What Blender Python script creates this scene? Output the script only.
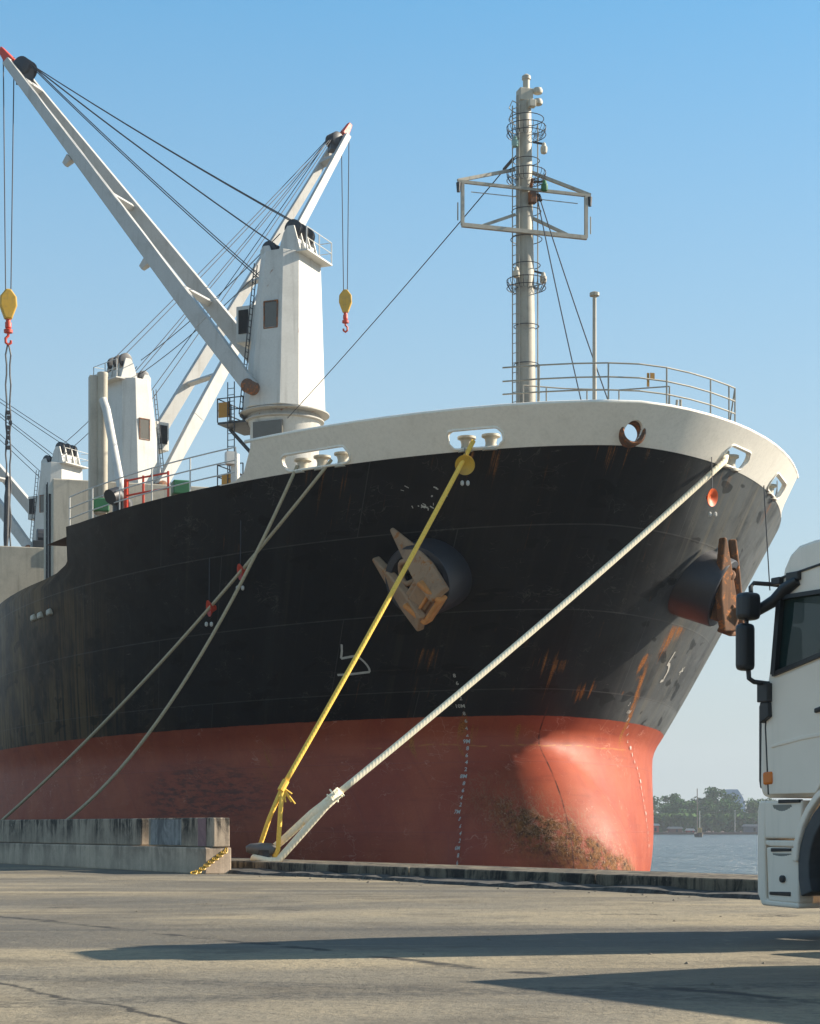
import bpy, bmesh, math, random
from mathutils import Vector, Matrix, Quaternion
random.seed(11)
S = bpy.context.scene
for o in list(bpy.data.objects): bpy.data.objects.remove(o)
COL = S.collection
R = math.radians

# ------------------------------------------------------------------ camera
cd = bpy.data.cameras.new('camera'); cam = bpy.data.objects.new('camera', cd); COL.objects.link(cam)
cam.location = (0, 0, 1.05); cam.rotation_euler = (R(90), 0, 0)
cd.sensor_width = 36; cd.lens = 36*1800/1024; cd.shift_y = (827-512)/1024
cd.clip_start = 0.1; cd.clip_end = 6000
S.camera = cam

# ------------------------------------------------------------------ sky and sun
SUN_AZ, SUN_EL = R(12), R(30)            # azimuth from +X towards +Y
w = bpy.data.worlds.new('World'); S.world = w; w.use_nodes = True
nt = w.node_tree; bg = nt.nodes['Background']
sky = nt.nodes.new('ShaderNodeTexSky'); sky.sky_type = 'NISHITA'; sky.sun_disc = False
sky.sun_elevation = SUN_EL; sky.sun_rotation = R(90)-SUN_AZ
sky.air_density = 1.0; sky.dust_density = 0.3; sky.ozone_density = 1.0; sky.altitude = 500
gm = nt.nodes.new('ShaderNodeGamma'); gm.inputs[1].default_value = .68
hs = nt.nodes.new('ShaderNodeHueSaturation'); hs.inputs['Saturation'].default_value = 1.85; hs.inputs['Hue'].default_value = .49; hs.inputs['Value'].default_value = 1.33
tcw = nt.nodes.new('ShaderNodeTexCoord'); spw = nt.nodes.new('ShaderNodeSeparateXYZ'); mrw = nt.nodes.new('ShaderNodeMapRange'); mxw = nt.nodes.new('ShaderNodeMix'); mxw.data_type = 'RGBA'
nt.links.new(tcw.outputs['Generated'], spw.inputs[0]); nt.links.new(spw.outputs[2], mrw.inputs[0])
mrw.inputs[1].default_value = .54; mrw.inputs[2].default_value = .03; mrw.inputs[3].default_value = 0; mrw.inputs[4].default_value = .97
nt.links.new(sky.outputs[0], gm.inputs[0]); nt.links.new(gm.outputs[0], hs.inputs['Color']); nt.links.new(hs.outputs[0], mxw.inputs[6])
mxw.inputs[7].default_value = (2.05, 2.33, 2.45, 1); nt.links.new(mrw.outputs[0], mxw.inputs[0]); 
mr2 = nt.nodes.new('ShaderNodeMapRange'); mx2 = nt.nodes.new('ShaderNodeMix'); mx2.data_type = 'RGBA'      # unseen overhead sky paled to take blue out of the shade
nt.links.new(spw.outputs[2], mr2.inputs[0]); mr2.inputs[1].default_value = .5; mr2.inputs[2].default_value = .8; mr2.inputs[3].default_value = 0; mr2.inputs[4].default_value = .75
nt.links.new(mr2.outputs[0], mx2.inputs[0]); nt.links.new(mxw.outputs[2], mx2.inputs[6]); mx2.inputs[7].default_value = (1.25, 1.35, 1.42, 1); nt.links.new(mx2.outputs[2], bg.inputs[0])
bg.inputs[1].default_value = 0.13   # humid, milky air towards the horizon
sl = bpy.data.lights.new('sun', 'SUN'); sun = bpy.data.objects.new('sun', sl); COL.objects.link(sun)
sv = Vector((math.cos(SUN_AZ)*math.cos(SUN_EL), math.sin(SUN_AZ)*math.cos(SUN_EL), math.sin(SUN_EL)))
sun.rotation_euler = sv.to_track_quat('Z', 'Y').to_euler(); sun.location = sv*80
sl.energy = 5.0; sl.angle = R(0.5); sl.color = (1.0, 0.89, 0.73)
S.view_settings.view_transform = 'Standard'; S.view_settings.look = 'None'
S.view_settings.exposure = 1.0; S.view_settings.gamma = 1.0

# ------------------------------------------------------------------ helpers
def tag(o, label=None, cat=None, group=None, kind=None):
    if label: o['label'] = label
    if cat: o['category'] = cat
    if group: o['group'] = group
    if kind: o['kind'] = kind
    return o
def empty(name, loc=(0, 0, 0), rz=0.0):
    o = bpy.data.objects.new(name, None); COL.objects.link(o); o.location = loc; o.rotation_euler = (0, 0, rz)
    o.empty_display_size = .3
    return o
class MB:
    def __init__(s): s.v = []; s.f = []; s.m = []
    def add(s, vs, fs, M=None):
        n = len(s.v)
        for p in vs:
            p = Vector(p); s.v.append(M @ p if M is not None else p)
        for f in fs: s.f.append([i+n for i in f])
        return s
    def box(s, c, d, M=None, rz=0, rot=None):
        x, y, z = d[0]/2, d[1]/2, d[2]/2
        T = Matrix.Translation(c)
        if rot is not None: T = T @ rot
        elif rz: T = T @ Matrix.Rotation(rz, 4, 'Z')
        if M is not None: T = M @ T
        return s.add([(-x,-y,-z),(x,-y,-z),(x,y,-z),(-x,y,-z),(-x,-y,z),(x,-y,z),(x,y,z),(-x,y,z)],
                     [(3,2,1,0),(4,5,6,7),(0,1,5,4),(1,2,6,5),(2,3,7,6),(3,0,4,7)], T)
    def beam(s, a, b, w, h, w2=None, h2=None, up=(0, 0, 1)):
        a, b = Vector(a), Vector(b); d = (b-a).normalized(); up = Vector(up)
        x = d.cross(up)
        if x.length < 1e-4: x = d.cross(Vector((1, 0, 0)))
        x.normalize(); y = x.cross(d)
        w2 = w if w2 is None else w2; h2 = h if h2 is None else h2
        vs = []
        for p, ww, hh in ((a, w, h), (b, w2, h2)):
            for i, j in ((-1,-1),(1,-1),(1,1),(-1,1)): vs.append(p+x*(i*ww/2)+y*(j*hh/2))
        return s.add(vs, [(3,2,1,0),(4,5,6,7),(0,1,5,4),(1,2,6,5),(2,3,7,6),(3,0,4,7)])
    def tube(s, pts, r, n=8, closed=False):
        pts = [Vector(p) for p in pts]; k = len(pts)
        rs = r if isinstance(r, (list, tuple)) else [r]*k
        vs = []; prev = None
        for i, p in enumerate(pts):
            a = pts[i-1] if (i > 0 or closed) else p; b = pts[(i+1) % k] if (i < k-1 or closed) else p
            d = (b-a).normalized()
            if prev is None:
                u = d.cross(Vector((0, 0, 1)))
                if u.length < .05: u = d.cross(Vector((0, 1, 0)))
            else: u = prev-d*prev.dot(d)
            u.normalize(); prev = u; v = d.cross(u)
            for j in range(n):
                t = 2*math.pi*j/n; vs.append(p+(u*math.cos(t)+v*math.sin(t))*rs[i])
        fs = []
        for i in range(k if closed else k-1):
            for j in range(n):
                a = i*n+j; b = i*n+(j+1) % n; c = ((i+1) % k)*n+(j+1) % n; d = ((i+1) % k)*n+j
                fs.append((a, b, c, d))
        if not closed: fs.append(tuple(range(n))[::-1]); fs.append(tuple((k-1)*n+j for j in range(n)))
        return s.add(vs, fs)
    def lathe(s, prof, n=24, M=None):
        """prof: list of (r, z); closed at both ends when r = 0"""
        vs = []; fs = []
        for r, z in prof:
            for j in range(n):
                t = 2*math.pi*j/n; vs.append((r*math.cos(t), r*math.sin(t), z))
        for i in range(len(prof)-1):
            for j in range(n): fs.append((i*n+j, i*n+(j+1) % n, (i+1)*n+(j+1) % n, (i+1)*n+j))
        fs.append(tuple(range(n))[::-1]); fs.append(tuple((len(prof)-1)*n+j for j in range(n)))
        return s.add(vs, fs, M)
    def prism(s, poly, z0, z1, M=None):
        n = len(poly); vs = [(x, y, z0) for x, y in poly]+[(x, y, z1) for x, y in poly]
        fs = [tuple(range(n))[::-1], tuple(range(n, 2*n))]+[(i, (i+1) % n, n+(i+1) % n, n+i) for i in range(n)]
        return s.add(vs, fs, M)
    def build(s, name, mat, parent=None, smooth=False, bevel=0, seg=2, angle=40):
        me = bpy.data.meshes.new(name); me.from_pydata([tuple(p) for p in s.v], [], s.f)
        bm = bmesh.new(); bm.from_mesh(me); bmesh.ops.recalc_face_normals(bm, faces=bm.faces); bm.to_mesh(me); bm.free()
        o = bpy.data.objects.new(name, me); COL.objects.link(o)
        if mat: me.materials.append(mat)
        if parent: o.parent = parent
        if smooth:
            for p in me.polygons: p.use_smooth = True
            if smooth == 'auto':
                try: me.set_sharp_from_angle(angle=R(angle))
                except Exception: pass
        if bevel:
            m = o.modifiers.new('bevel', 'BEVEL'); m.width = bevel; m.segments = seg; m.limit_method = 'ANGLE'; m.angle_limit = R(35)
            m.harden_normals = False
        return o
def frame(o, x, y, z):
    M = Matrix.Identity(4)
    for i, a in enumerate((x, y, z)):
        for j in range(3): M[j][i] = a[j]
    M.translation = Vector(o); return M
def bake(o, cutters=(), op='DIFFERENCE'):
    """apply boolean cutters (and drop them)"""
    for c in cutters:
        m = o.modifiers.new('cut', 'BOOLEAN'); m.operation = op; m.object = c; m.solver = 'EXACT'
    dg = bpy.context.evaluated_depsgraph_get(); dg.update()
    me = bpy.data.meshes.new_from_object(o.evaluated_get(dg)); old = o.data
    o.modifiers.clear(); o.data = me; me.name = old.name
    for c in cutters: bpy.data.objects.remove(c)
    return o
def sag(a, b, drop, n=14):
    a, b = Vector(a), Vector(b)
    return [a.lerp(b, i/n)-Vector((0, 0, drop*4*(i/n)*(1-i/n))) for i in range(n+1)]

# ------------------------------------------------------------------ materials
class N:
    """tiny node-graph helper"""
    def __init__(s, name):
        s.mat = bpy.data.materials.new(name); s.mat.use_nodes = True; s.t = s.mat.node_tree
        s.b = s.t.nodes['Principled BSDF']; s.tc = s.t.nodes.new('ShaderNodeTexCoord')
    def set(s, sock, val):
        if isinstance(val, (int, float)):
            try: sock.default_value = val
            except Exception: sock.default_value = (val,)*3
        elif isinstance(val, (tuple, list)):
            v = list(val)
            if len(sock.default_value) == 4 and len(v) == 3: v = v+[1]
            sock.default_value = v
        elif val is not None: s.t.links.new(val, sock)
    def math(s, op, a, b=None, c=None, clamp=False):
        n = s.t.nodes.new('ShaderNodeMath'); n.operation = op; n.use_clamp = clamp
        for i, v in enumerate((a, b, c)):
            if v is not None: s.set(n.inputs[i], v)
        return n.outputs[0]
    def sep(s, v):
        n = s.t.nodes.new('ShaderNodeSeparateXYZ'); s.t.links.new(v, n.inputs[0]); return n.outputs
    def mapping(s, v, scale=(1, 1, 1), loc=(0, 0, 0), rot=(0, 0, 0)):
        n = s.t.nodes.new('ShaderNodeMapping'); s.t.links.new(v, n.inputs[0])
        n.inputs['Scale'].default_value = scale; n.inputs['Location'].default_value = loc; n.inputs['Rotation'].default_value = rot
        return n.outputs[0]
    def noise(s, v, scale, detail=4, rough=.55, dist=0.0):
        n = s.t.nodes.new('ShaderNodeTexNoise'); s.t.links.new(v, n.inputs['Vector'])
        n.inputs['Scale'].default_value = scale; n.inputs['Detail'].default_value = detail
        n.inputs['Roughness'].default_value = rough; n.inputs['Distortion'].default_value = dist
        return n.outputs['Fac']
    def voro(s, v, scale, feature='F1', rnd=1.0):
        n = s.t.nodes.new('ShaderNodeTexVoronoi'); n.feature = feature; s.t.links.new(v, n.inputs['Vector'])
        n.inputs['Scale'].default_value = scale; n.inputs['Randomness'].default_value = rnd
        return n.outputs[0]
    def ramp(s, f, a, b, smooth=True, lo=0.0, hi=1.0):
        n = s.t.nodes.new('ShaderNodeMapRange'); n.interpolation_type = 'SMOOTHSTEP' if smooth else 'LINEAR'
        s.set(n.inputs[0], f); n.inputs[1].default_value = a; n.inputs[2].default_value = b
        n.inputs[3].default_value = lo; n.inputs[4].default_value = hi
        return n.outputs[0]
    def mix(s, f, a, b, mode='MIX'):
        n = s.t.nodes.new('ShaderNodeMix'); n.data_type = 'RGBA'; n.blend_type = mode
        s.set(n.inputs[0], f); s.set(n.inputs[6], a); s.set(n.inputs[7], b)
        return n.outputs[2]
    def bump(s, h, strength=.3, dist=.02, prev=None):
        n = s.t.nodes.new('ShaderNodeBump'); s.set(n.inputs['Height'], h)
        n.inputs['Strength'].default_value = strength; n.inputs['Distance'].default_value = dist
        if prev is not None: s.t.links.new(prev, n.inputs['Normal'])
        return n.outputs[0]
    def out(s, col=None, rough=None, metal=None, normal=None, spec=None):
        b = s.b
        if col is not None: s.set(b.inputs['Base Color'], col)
        if rough is not None: s.set(b.inputs['Roughness'], rough)
        if metal is not None: s.set(b.inputs['Metallic'], metal)
        if normal is not None: s.t.links.new(normal, b.inputs['Normal'])
        if spec is not None: b.inputs['Specular IOR Level'].default_value = spec
        return s.mat
RUST = (.16, .055, .02)
def paint(name, col, rough=.5, rust=.0, grime=.35, streak=.35, scale=1.0, rustcol=RUST, metal=0.0, grimecol=(.12, .105, .085)):
    """weathered paint: mottling, dirt runs down the surface, rust patches"""
    n = N(name); o = n.tc.outputs['Object']
    m1 = n.noise(o, .9*scale, 6, .6); m2 = n.noise(n.mapping(o, (3.2, 3.2, .22)), 1.3*scale, 5, .6)
    c = n.mix(n.math('MULTIPLY', n.ramp(m1, .45, .75), grime), col, grimecol)
    c = n.mix(n.math('MULTIPLY', n.ramp(m2, .5, .75), streak), c, grimecol)
    f = n.noise(o, 14*scale, 4, .6); c = n.mix(n.math('MULTIPLY', n.ramp(f, .35, .8), .25), c, (col[0]*.6, col[1]*.6, col[2]*.6))
    if rust > 0:
        r1 = n.noise(o, 1.7*scale, 7, .68, .3); r2 = n.noise(n.mapping(o, (4, 4, .35)), 1.1*scale, 5, .65)
        rr = n.math('MAXIMUM', n.ramp(r1, .72-rust*.3, .82-rust*.3), n.math('MULTIPLY', n.ramp(r2, .74-rust*.28, .9-rust*.28), .7))
        c = n.mix(rr, c, n.mix(n.noise(o, 9*scale, 3), rustcol, (rustcol[0]*2.1, rustcol[1]*2.0, rustcol[2]*1.6)))
        rg = n.mix(rr, (rough,)*3, (.85,)*3)
    else: rg = rough
    return n.out(c, rg, metal, n.bump(f, .15, .01))
def plain(name, col, rough=.5, metal=0.0, var=.25, scale=6.0, bump=.1):
    n = N(name); o = n.tc.outputs['Object']; f = n.noise(o, scale, 5, .6)
    c = n.mix(n.math('MULTIPLY', f, var*1.6), col, tuple(x*.45 for x in col))
    return n.out(c, n.ramp(f, .2, .8, False, rough*.85, min(1, rough*1.15)), metal, n.bump(f, bump, .01))
def glass(name, col=(.03, .05, .05), rough=.03, alpha=.35):
    n = N(name); b = n.b; b.inputs['Base Color'].default_value = (*col, 1); b.inputs['Roughness'].default_value = rough
    b.inputs['Alpha'].default_value = alpha; b.inputs['Specular IOR Level'].default_value = .9
    return n.mat

# ------------------------------------------------------------------ ship frame and hull form
AL = R(17.037); WZ = -5.59; P0 = (3.633, 50.708); BM = 13.364
def stem(z): return -6.336*(max((z-9.3)/7, 0))**.964
def hb(t, z):
    x = min(max((z-9)/7.2, 0), 1.3)**.772 if z > 9 else 0
    L = 38.565-10.84*x; q = .636-.013*x
    if z < 9: L += (9-z)*.8; q += .018*(9-z)
    u = min(max((t-stem(z))/L, 0), 1)
    h = BM*(1-(1-u)**2)**q
    if t > 118:
        k = min((t-118)/32, 1); zz = min(max((z-3)/9, 0), 1)
        h *= 1-(k**2.2)*(.95-.6*zz)
    return h
def bulb_e(z):
    u = (z-5.2)/(4.2 if z > 5.2 else 3.3)
    return max(0, 1-u*u)**(.95 if z > 5.2 else .6) if abs(u) < 1 else 0
def bulb(t, z):
    e = bulb_e(z)
    if e <= 0: return 0
    x = (.8-t)/(3.4*e)
    if x >= 1: return 0
    return 2.95*e*(math.sqrt(1-x*x) if x > 0 else 1)
def half(t, z): return (hb(t, z)**1.9+bulb(t, z)**1.9)**(1/1.9)
def tip(z):
    e = bulb_e(z)
    return min(stem(z), .8-3.4*e)
def nrm(side, t, z):
    """outward unit normal of the hull in ship coordinates"""
    e = .03
    db = (half(t+e, z)-half(t-e, z))/(2*e); dz = (half(t, z+e)-half(t, z-e))/(2*e)
    return Vector((side, -db, -dz)).normalized()
def HP(side, t, z, off=0.0):
    p = Vector((side*half(t, z), t, z))
    return p+nrm(side, t, z)*off if off else p
ZD = 16.13                                  # paint line / deck edge at the forecastle
def ztop(t):
    pts = [(-20, ZD), (9.5, ZD+.03), (10.6, ZD+.06), (10.75, 15.75), (11.05, 15.4), (11.7, 15.15), (12.7, 15.0), (14, 14.95), (200, 15.1)]
    for (a, za), (b, zb) in zip(pts, pts[1:]):
        if t <= b: return za+(zb-za)*(t-a)/(b-a)
def ship_to_world(p):
    c, s_ = math.cos(AL), math.sin(AL)
    return Vector((P0[0]+p[0]*c-p[1]*s_, P0[1]+p[0]*s_+p[1]*c, p[2]+WZ))
ship = empty('cargo_ship', (P0[0], P0[1], WZ), AL)
tag(ship, 'black and red cargo ship with a pale grey bow, moored at the quay', 'ship')

# ------------------------------------------------------------------ hull material
def hull_material():
    n = N('hull_paint'); o = n.tc.outputs['Object']; uv = n.tc.outputs['UV']; X, T, Z = n.sep(o)
    U, V, _ = n.sep(uv)
    uz = n.mapping(uv, (1, 1, 1))
    fine = n.noise(o, 22, 4, .6); mott = n.noise(o, .55, 6, .62); mid = n.noise(o, 2.3, 6, .65)
    run = n.noise(n.mapping(uv, (2.6, .12, 1)), 1.0, 6, .62); run2 = n.noise(n.mapping(uv, (.55, .05, 1), (7, 0, 0)), 1.0, 5, .6)
    # black topsides, faded and dusty in runs
    blk = n.mix(n.ramp(mott, .35, .75), (.0045, .005, .0068), (.010, .0105, .0125))
    blk = n.mix(n.math('MULTIPLY', n.ramp(run, .52, .8), .4), blk, (.06, .052, .04))
    blk = n.mix(n.math('MULTIPLY', n.ramp(run2, .52, .74), .35), blk, (.05, .05, .05))
    # brown bleached zone amidships (wear); sunlit sheen of the port bow painted as grey
    rust_run = n.noise(n.mapping(uv, (5.5, .16, 1), (1, 6, 0)), 1.0, 6, .7)
    aft = n.math('MULTIPLY', n.ramp(T, 8, 18), n.math('MULTIPLY', n.ramp(rust_run, .36, .56), n.ramp(n.noise(n.mapping(uv, (.5, .35, 1), (4, 1, 0)), 1.0, 4, .6), .38, .6)))
    blk = n.mix(n.math('MULTIPLY', aft, .95), blk, (.17, .11, .05))
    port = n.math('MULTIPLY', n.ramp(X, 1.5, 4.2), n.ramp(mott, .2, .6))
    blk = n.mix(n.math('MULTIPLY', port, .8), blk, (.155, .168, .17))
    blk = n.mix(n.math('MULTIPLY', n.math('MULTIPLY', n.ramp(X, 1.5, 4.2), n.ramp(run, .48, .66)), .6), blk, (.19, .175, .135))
    pt = n.t.nodes.new('ShaderNodeTexBrick'); n.t.links.new(n.mapping(uv, (1, 1, 1), (1.3, -.55, 0)), pt.inputs['Vector'])
    pt.inputs['Scale'].default_value = 1; pt.inputs['Brick Width'].default_value = 8.2; pt.inputs['Row Height'].default_value = 1.98; pt.inputs['Mortar Size'].default_value = 0; pt.offset = .37
    pt.inputs['Color1'].default_value = (0, 0, 0, 1); pt.inputs['Color2'].default_value = (1, 1, 1, 1)
    blk = n.mix(n.math('MULTIPLY', pt.outputs['Color'], .35), blk, (.022, .022, .024))
    tch = n.noise(n.mapping(uv, (.6, 1.5, 1), (11, 4, 0)), 1.1, 2, .5)
    blk = n.mix(n.math('MULTIPLY', n.ramp(tch, .62, .64, False), .7), blk, (.003, .003, .004))
    fend = n.noise(n.mapping(uv, (.12, 3.2, 1), (2, 9, 0)), 1.0, 6, .72)
    blk = n.mix(n.math('MULTIPLY', n.math('MULTIPLY', n.ramp(fend, .60, .70), n.ramp(mid, .4, .6)), .5), blk, (.07, .062, .055))
    scr = n.noise(n.mapping(uv, (.7, 5, 1), (3, 1, 0), (0, 0, .35)), 1.6, 5, .7)
    blk = n.mix(n.math('MULTIPLY', n.ramp(scr, .66, .74), .5), blk, (.16, .15, .13))
    # red bottom paint
    red = n.mix(n.ramp(mott, .3, .7), (.37, .080, .036), (.30, .054, .027))
    red = n.mix(n.math('MULTIPLY', n.ramp(run, .48, .8), .45), red, (.19, .036, .024))
    red = n.mix(n.math('MULTIPLY', n.ramp(n.noise(n.mapping(uv, (.25, 2.2, 1)), 1.4, 5, .7), .5, .8), .5), red, (.11, .02, .016))
    red = n.mix(n.math('MULTIPLY', n.ramp(n.noise(o, 5, 6, .7), .60, .70), .4), red, (.46, .14, .08))
    line = n.math('ADD', Z, n.math('MULTIPLY', n.math('SUBTRACT', mid, .5), .05))
    isblk = n.ramp(line, 9.735, 9.76)
    col = n.mix(isblk, red, blk)
    # plate seams
    br = n.t.nodes.new('ShaderNodeTexBrick'); n.t.links.new(n.mapping(uv, (1, 1, 1), (1.3, -.55, 0)), br.inputs['Vector'])
    br.inputs['Scale'].default_value = 1; br.inputs['Brick Width'].default_value = 8.2; br.inputs['Row Height'].default_value = 1.98
    br.inputs['Mortar Size'].default_value = .018; br.inputs['Mortar Smooth'].default_value = .4; br.offset = .37
    seam = br.outputs['Fac']
    col = n.mix(n.math('MULTIPLY', seam, n.math('ADD', n.math('MULTIPLY', run, .5), .05)), col, n.mix(isblk, (.22, .06, .05), (.13, .125, .12)))
    # rust runs: (b, t, z top, width, length, strength)
    spots = [(-.03, -1.67, 11.2, .20, 1.0, .8), (.75, -.9, 10.75, .14, 1.2, .85), (1.25, -.7, 11.3, .15, 1.3, .9), (3.15, -.2, 11.6, .16, 1.9, 1.3), (3.4, .8, 10.3, .12, 1.6, 1.2),
             (2.75, .25, 10.55, .1, .8, .9), (-3.34, .0, 11.55, .28, 1.2, .55), (-6.3, 6.46, 9.4, .18, 1.1, .9), (-6.0, 5.9, 9.2, .10, .8, .7), (-3.05, 1.95, 9.3, .16, .9, .9), (-2.75, 1.6, 9.3, .07, .6, .8),
             (-3.15, 2.0, 7.2, .14, .5, .7), (-1.95, .8, 10.0, .22, 1.2, .9), (-1.95, .9, 8.9, .22, 1.4, .7), (-.5, .0, 9.5, .25, .5, .8), (-.9, -.1, 9.45, .12, .4, .7), (5.2, -.2, 12.8, .35, 2.2, .9), (4.6, -.8, 12.8, .25, 1.8, .8),
             (6.9, -.6, 16.0, .3, 1.6, .7), (3.9, -4.2, 16.0, .3, 1.0, .7), (8.3, 1.0, 16.0, .25, 2.6, .8), (3.3, .2, 11.0, .13, 2.6, 1.6), (4.2, -.1, 12.4, .4, 2.2, 1.2), (1.0, -.75, 10.9, .16, 1.1, 1.2), (-.4, -1.6, 11.6, .25, 1.6, .8), (5.6, -3.0, 16.0, .3, 2.6, .9), (-6.6, -1.3, 16.1, .6, 1.6, .5), (-3.4, -4.6, 16.1, .5, 1.6, .45), (0, -6.3, 16.1, .6, 2.2, .55), (-12.3, 14.5, 14.2, .5, 3, .5), (.2, -6.0, 16.0, .3, 1.6, .35), (2.0, -5.4, 15.9, .25, 1.8, .4)]
    acc = None
    drip = n.noise(n.mapping(uv, (7.5, .30, 1)), 1.0, 6, .68); drip2 = n.noise(n.mapping(uv, (3.0, .45, 1), (5, 2, 0)), 1.0, 5, .65)
    for b, t, z, wd, ln, st in spots:
        ln *= 1.7
        dx = n.math('SUBTRACT', X, b); dt = n.math('SUBTRACT', T, t)
        d = n.math('SQRT', n.math('ADD', n.math('MULTIPLY', dx, dx), n.math('MULTIPLY', dt, dt)))
        h = n.ramp(d, wd*2.6, wd*.15)
        v = n.math('MULTIPLY', n.ramp(Z, z+.10, z-.05), n.ramp(Z, z-ln*1.25, z-ln*.05))
        m = n.math('MULTIPLY', n.math('MULTIPLY', h, v), st)
        acc = m if acc is None else n.math('MAXIMUM', acc, m)
    dr = n.math('ADD', n.math('MULTIPLY', drip, .6), n.math('MULTIPLY', drip2, .4))
    acc = n.ramp(n.math('ADD', n.math('MULTIPLY', acc, .36), n.math('MULTIPLY', n.math('SUBTRACT', dr, .5), 1.9)), .19, .50)
    wob = n.math('MULTIPLY', n.math('SUBTRACT', n.noise(o, 1.5, 4, .6), .5), .35)
    ln_ = n.math('MULTIPLY', n.ramp(n.math('ABSOLUTE', n.math('ADD', n.math('SUBTRACT', X, n.math('SUBTRACT', 3.55, n.math('MULTIPLY', n.math('SUBTRACT', Z, 9.6), .12))), wob)), .17, .03), n.math('MULTIPLY', n.ramp(T, 4.5, 3.5), n.math('MULTIPLY', n.ramp(Z, 8.6, 9.6), n.ramp(Z, 11.6, 10.8))))
    acc = n.math('MAXIMUM', acc, n.math('MULTIPLY', ln_, n.ramp(drip2, .36, .5)))
    # rust weeping from the plate seams
    sw = n.math('MULTIPLY', n.ramp(n.noise(o, .8, 4, .6), .58, .70), n.ramp(drip, .56, .70))
    acc = n.math('MAXIMUM', acc, n.math('MULTIPLY', sw, .42))
    rustc = n.mix(n.ramp(fine, .3, .7), (.16, .055, .02), (.50, .19, .04))
    col = n.mix(n.math('MINIMUM', acc, .95), col, rustc)
    # scraped band across the bulbous bow
    bd = n.math('SUBTRACT', Z, n.math('SUBTRACT', 6.45, n.math('MULTIPLY', X, .47)))
    bn = n.math('ADD', bd, n.math('MULTIPLY', n.math('SUBTRACT', n.noise(o, 1.6, 6, .7), .5), 1.1))
    band = n.math('MULTIPLY', n.math('MULTIPLY', n.ramp(bn, .42, .02), n.ramp(bn, -1.7, -.35)), n.math('MULTIPLY', n.ramp(T, 1.9, .3), n.ramp(X, -2.4, -1.0)))
    band = n.math('MULTIPLY', band, n.ramp(n.noise(o, 3.0, 7, .78), .36, .52))
    bc = n.mix(n.ramp(n.noise(n.mapping(o, (1, 1, 1), (0, 0, 0), (.5, .3, 0)), 7, 6, .75), .35, .62), (.018, .009, .006), (.22, .085, .02))
    bc = n.mix(n.ramp(n.noise(n.mapping(o, (9, 9, 1.5), (0, 0, 0), (.6, .4, 0)), 2.4, 4, .7), .62, .7), bc, (.50, .36, .26))
    col = n.mix(band, col, bc)
    # stem weld, scratches and scores
    stem_l = n.math('MULTIPLY', n.ramp(n.math('ABSOLUTE', X), .035, .012), n.ramp(T, 2.5, 1.5)); stem_l = n.math('MULTIPLY', stem_l, n.ramp(Z, 10.2, 9.6))
    col = n.mix(n.math('MULTIPLY', stem_l, n.ramp(mid, .3, .6)), col, (.07, .018, .012))
    def scores(sc, seed, wdt, m0, m1, stretch, ang):
        nn = n.noise(n.mapping(uv, stretch, (seed, seed*2, 0), (0, 0, ang)), sc, 3, .5, .6)
        return n.math('MULTIPLY', n.ramp(n.math('ABSOLUTE', n.math('SUBTRACT', nn, .5)), wdt, wdt*.2), n.ramp(n.noise(o, .9, 4, .6), m0, m1))
    s1 = n.math('MAXIMUM', scores(1.1, 3, .008, .50, .62, (1, 1.6, 1), .5), scores(2.2, 8, .008, .52, .64, (.5, 1.4, 1), -.25))
    col = n.mix(n.math('MULTIPLY', s1, n.mix(isblk, (.55,)*3, (.22,)*3)), col, n.mix(isblk, (.55, .25, .17), (.20, .18, .16)))
    near = n.math('MULTIPLY', n.math('MULTIPLY', n.ramp(bd, 1.5, .1), n.ramp(bd, -1.4, -.3)), n.math('MULTIPLY', n.ramp(T, 2.2, .5), n.ramp(X, -2.8, -1.2)))
    s2 = n.math('MAXIMUM', scores(4.0, 5, .02, .30, .45, (1, .8, 1), .9), scores(6.0, 9, .02, .35, .5, (1.3, .6, 1), .6))
    col = n.mix(n.math('MULTIPLY', n.math('MULTIPLY', s2, near), .8), col, n.mix(fine, (.08, .03, .015), (.50, .27, .15)))
    hz_ = n.math('MULTIPLY', n.ramp(n.math('ABSOLUTE', n.math('ADD', n.math('SUBTRACT', Z, 8.95), n.math('MULTIPLY', n.math('SUBTRACT', mott, .5), .3))), .03, .008), n.math('MULTIPLY', n.ramp(T, 4, 2), n.ramp(mid, .42, .55)))
    col = n.mix(hz_, col, (.42, .15, .04))
    # dark rub patch on the starboard red paint
    px = n.math('SUBTRACT', T, 9.5); pz = n.math('SUBTRACT', Z, 7.6)
    rp = n.math('ADD', n.math('MULTIPLY', n.math('MULTIPLY', px, px), .10), n.math('MULTIPLY', n.math('MULTIPLY', pz, pz), .9))
    rub = n.math('MULTIPLY', n.math('MULTIPLY', n.ramp(rp, 1.6, .3), n.ramp(n.noise(n.mapping(uv, (.9, 4, 1)), 1.5, 6, .75), .42, .62)), n.ramp(X, 0, -2))
    col = n.mix(n.math('MULTIPLY', rub, .75), col, (.05, .022, .02))
    col = n.mix(n.math('MULTIPLY', n.ramp(fine, .45, .8), .16), col, (.02, .018, .016))
    rough = n.mix(isblk, n.mix(mid, (.50,)*3, (.66,)*3), n.mix(mid, (.40,)*3, (.6,)*3))
    rough = n.mix(acc, rough, (.85,)*3); rough = n.mix(band, rough, (.8,)*3)
    # gentle plate buckling + seams + grain
    buck = n.noise(n.mapping(uv, (.55, 1.1, 1)), .9, 2, .5)
    nb = n.bump(buck, .5, .07); nb = n.bump(seam, .25, .012, nb); nb = n.bump(fine, .12, .006, nb); nb = n.bump(band, .35, .03, nb)
    return n.out(col, rough, 0.0, nb, .24)
M_hull = hull_material()

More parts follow.
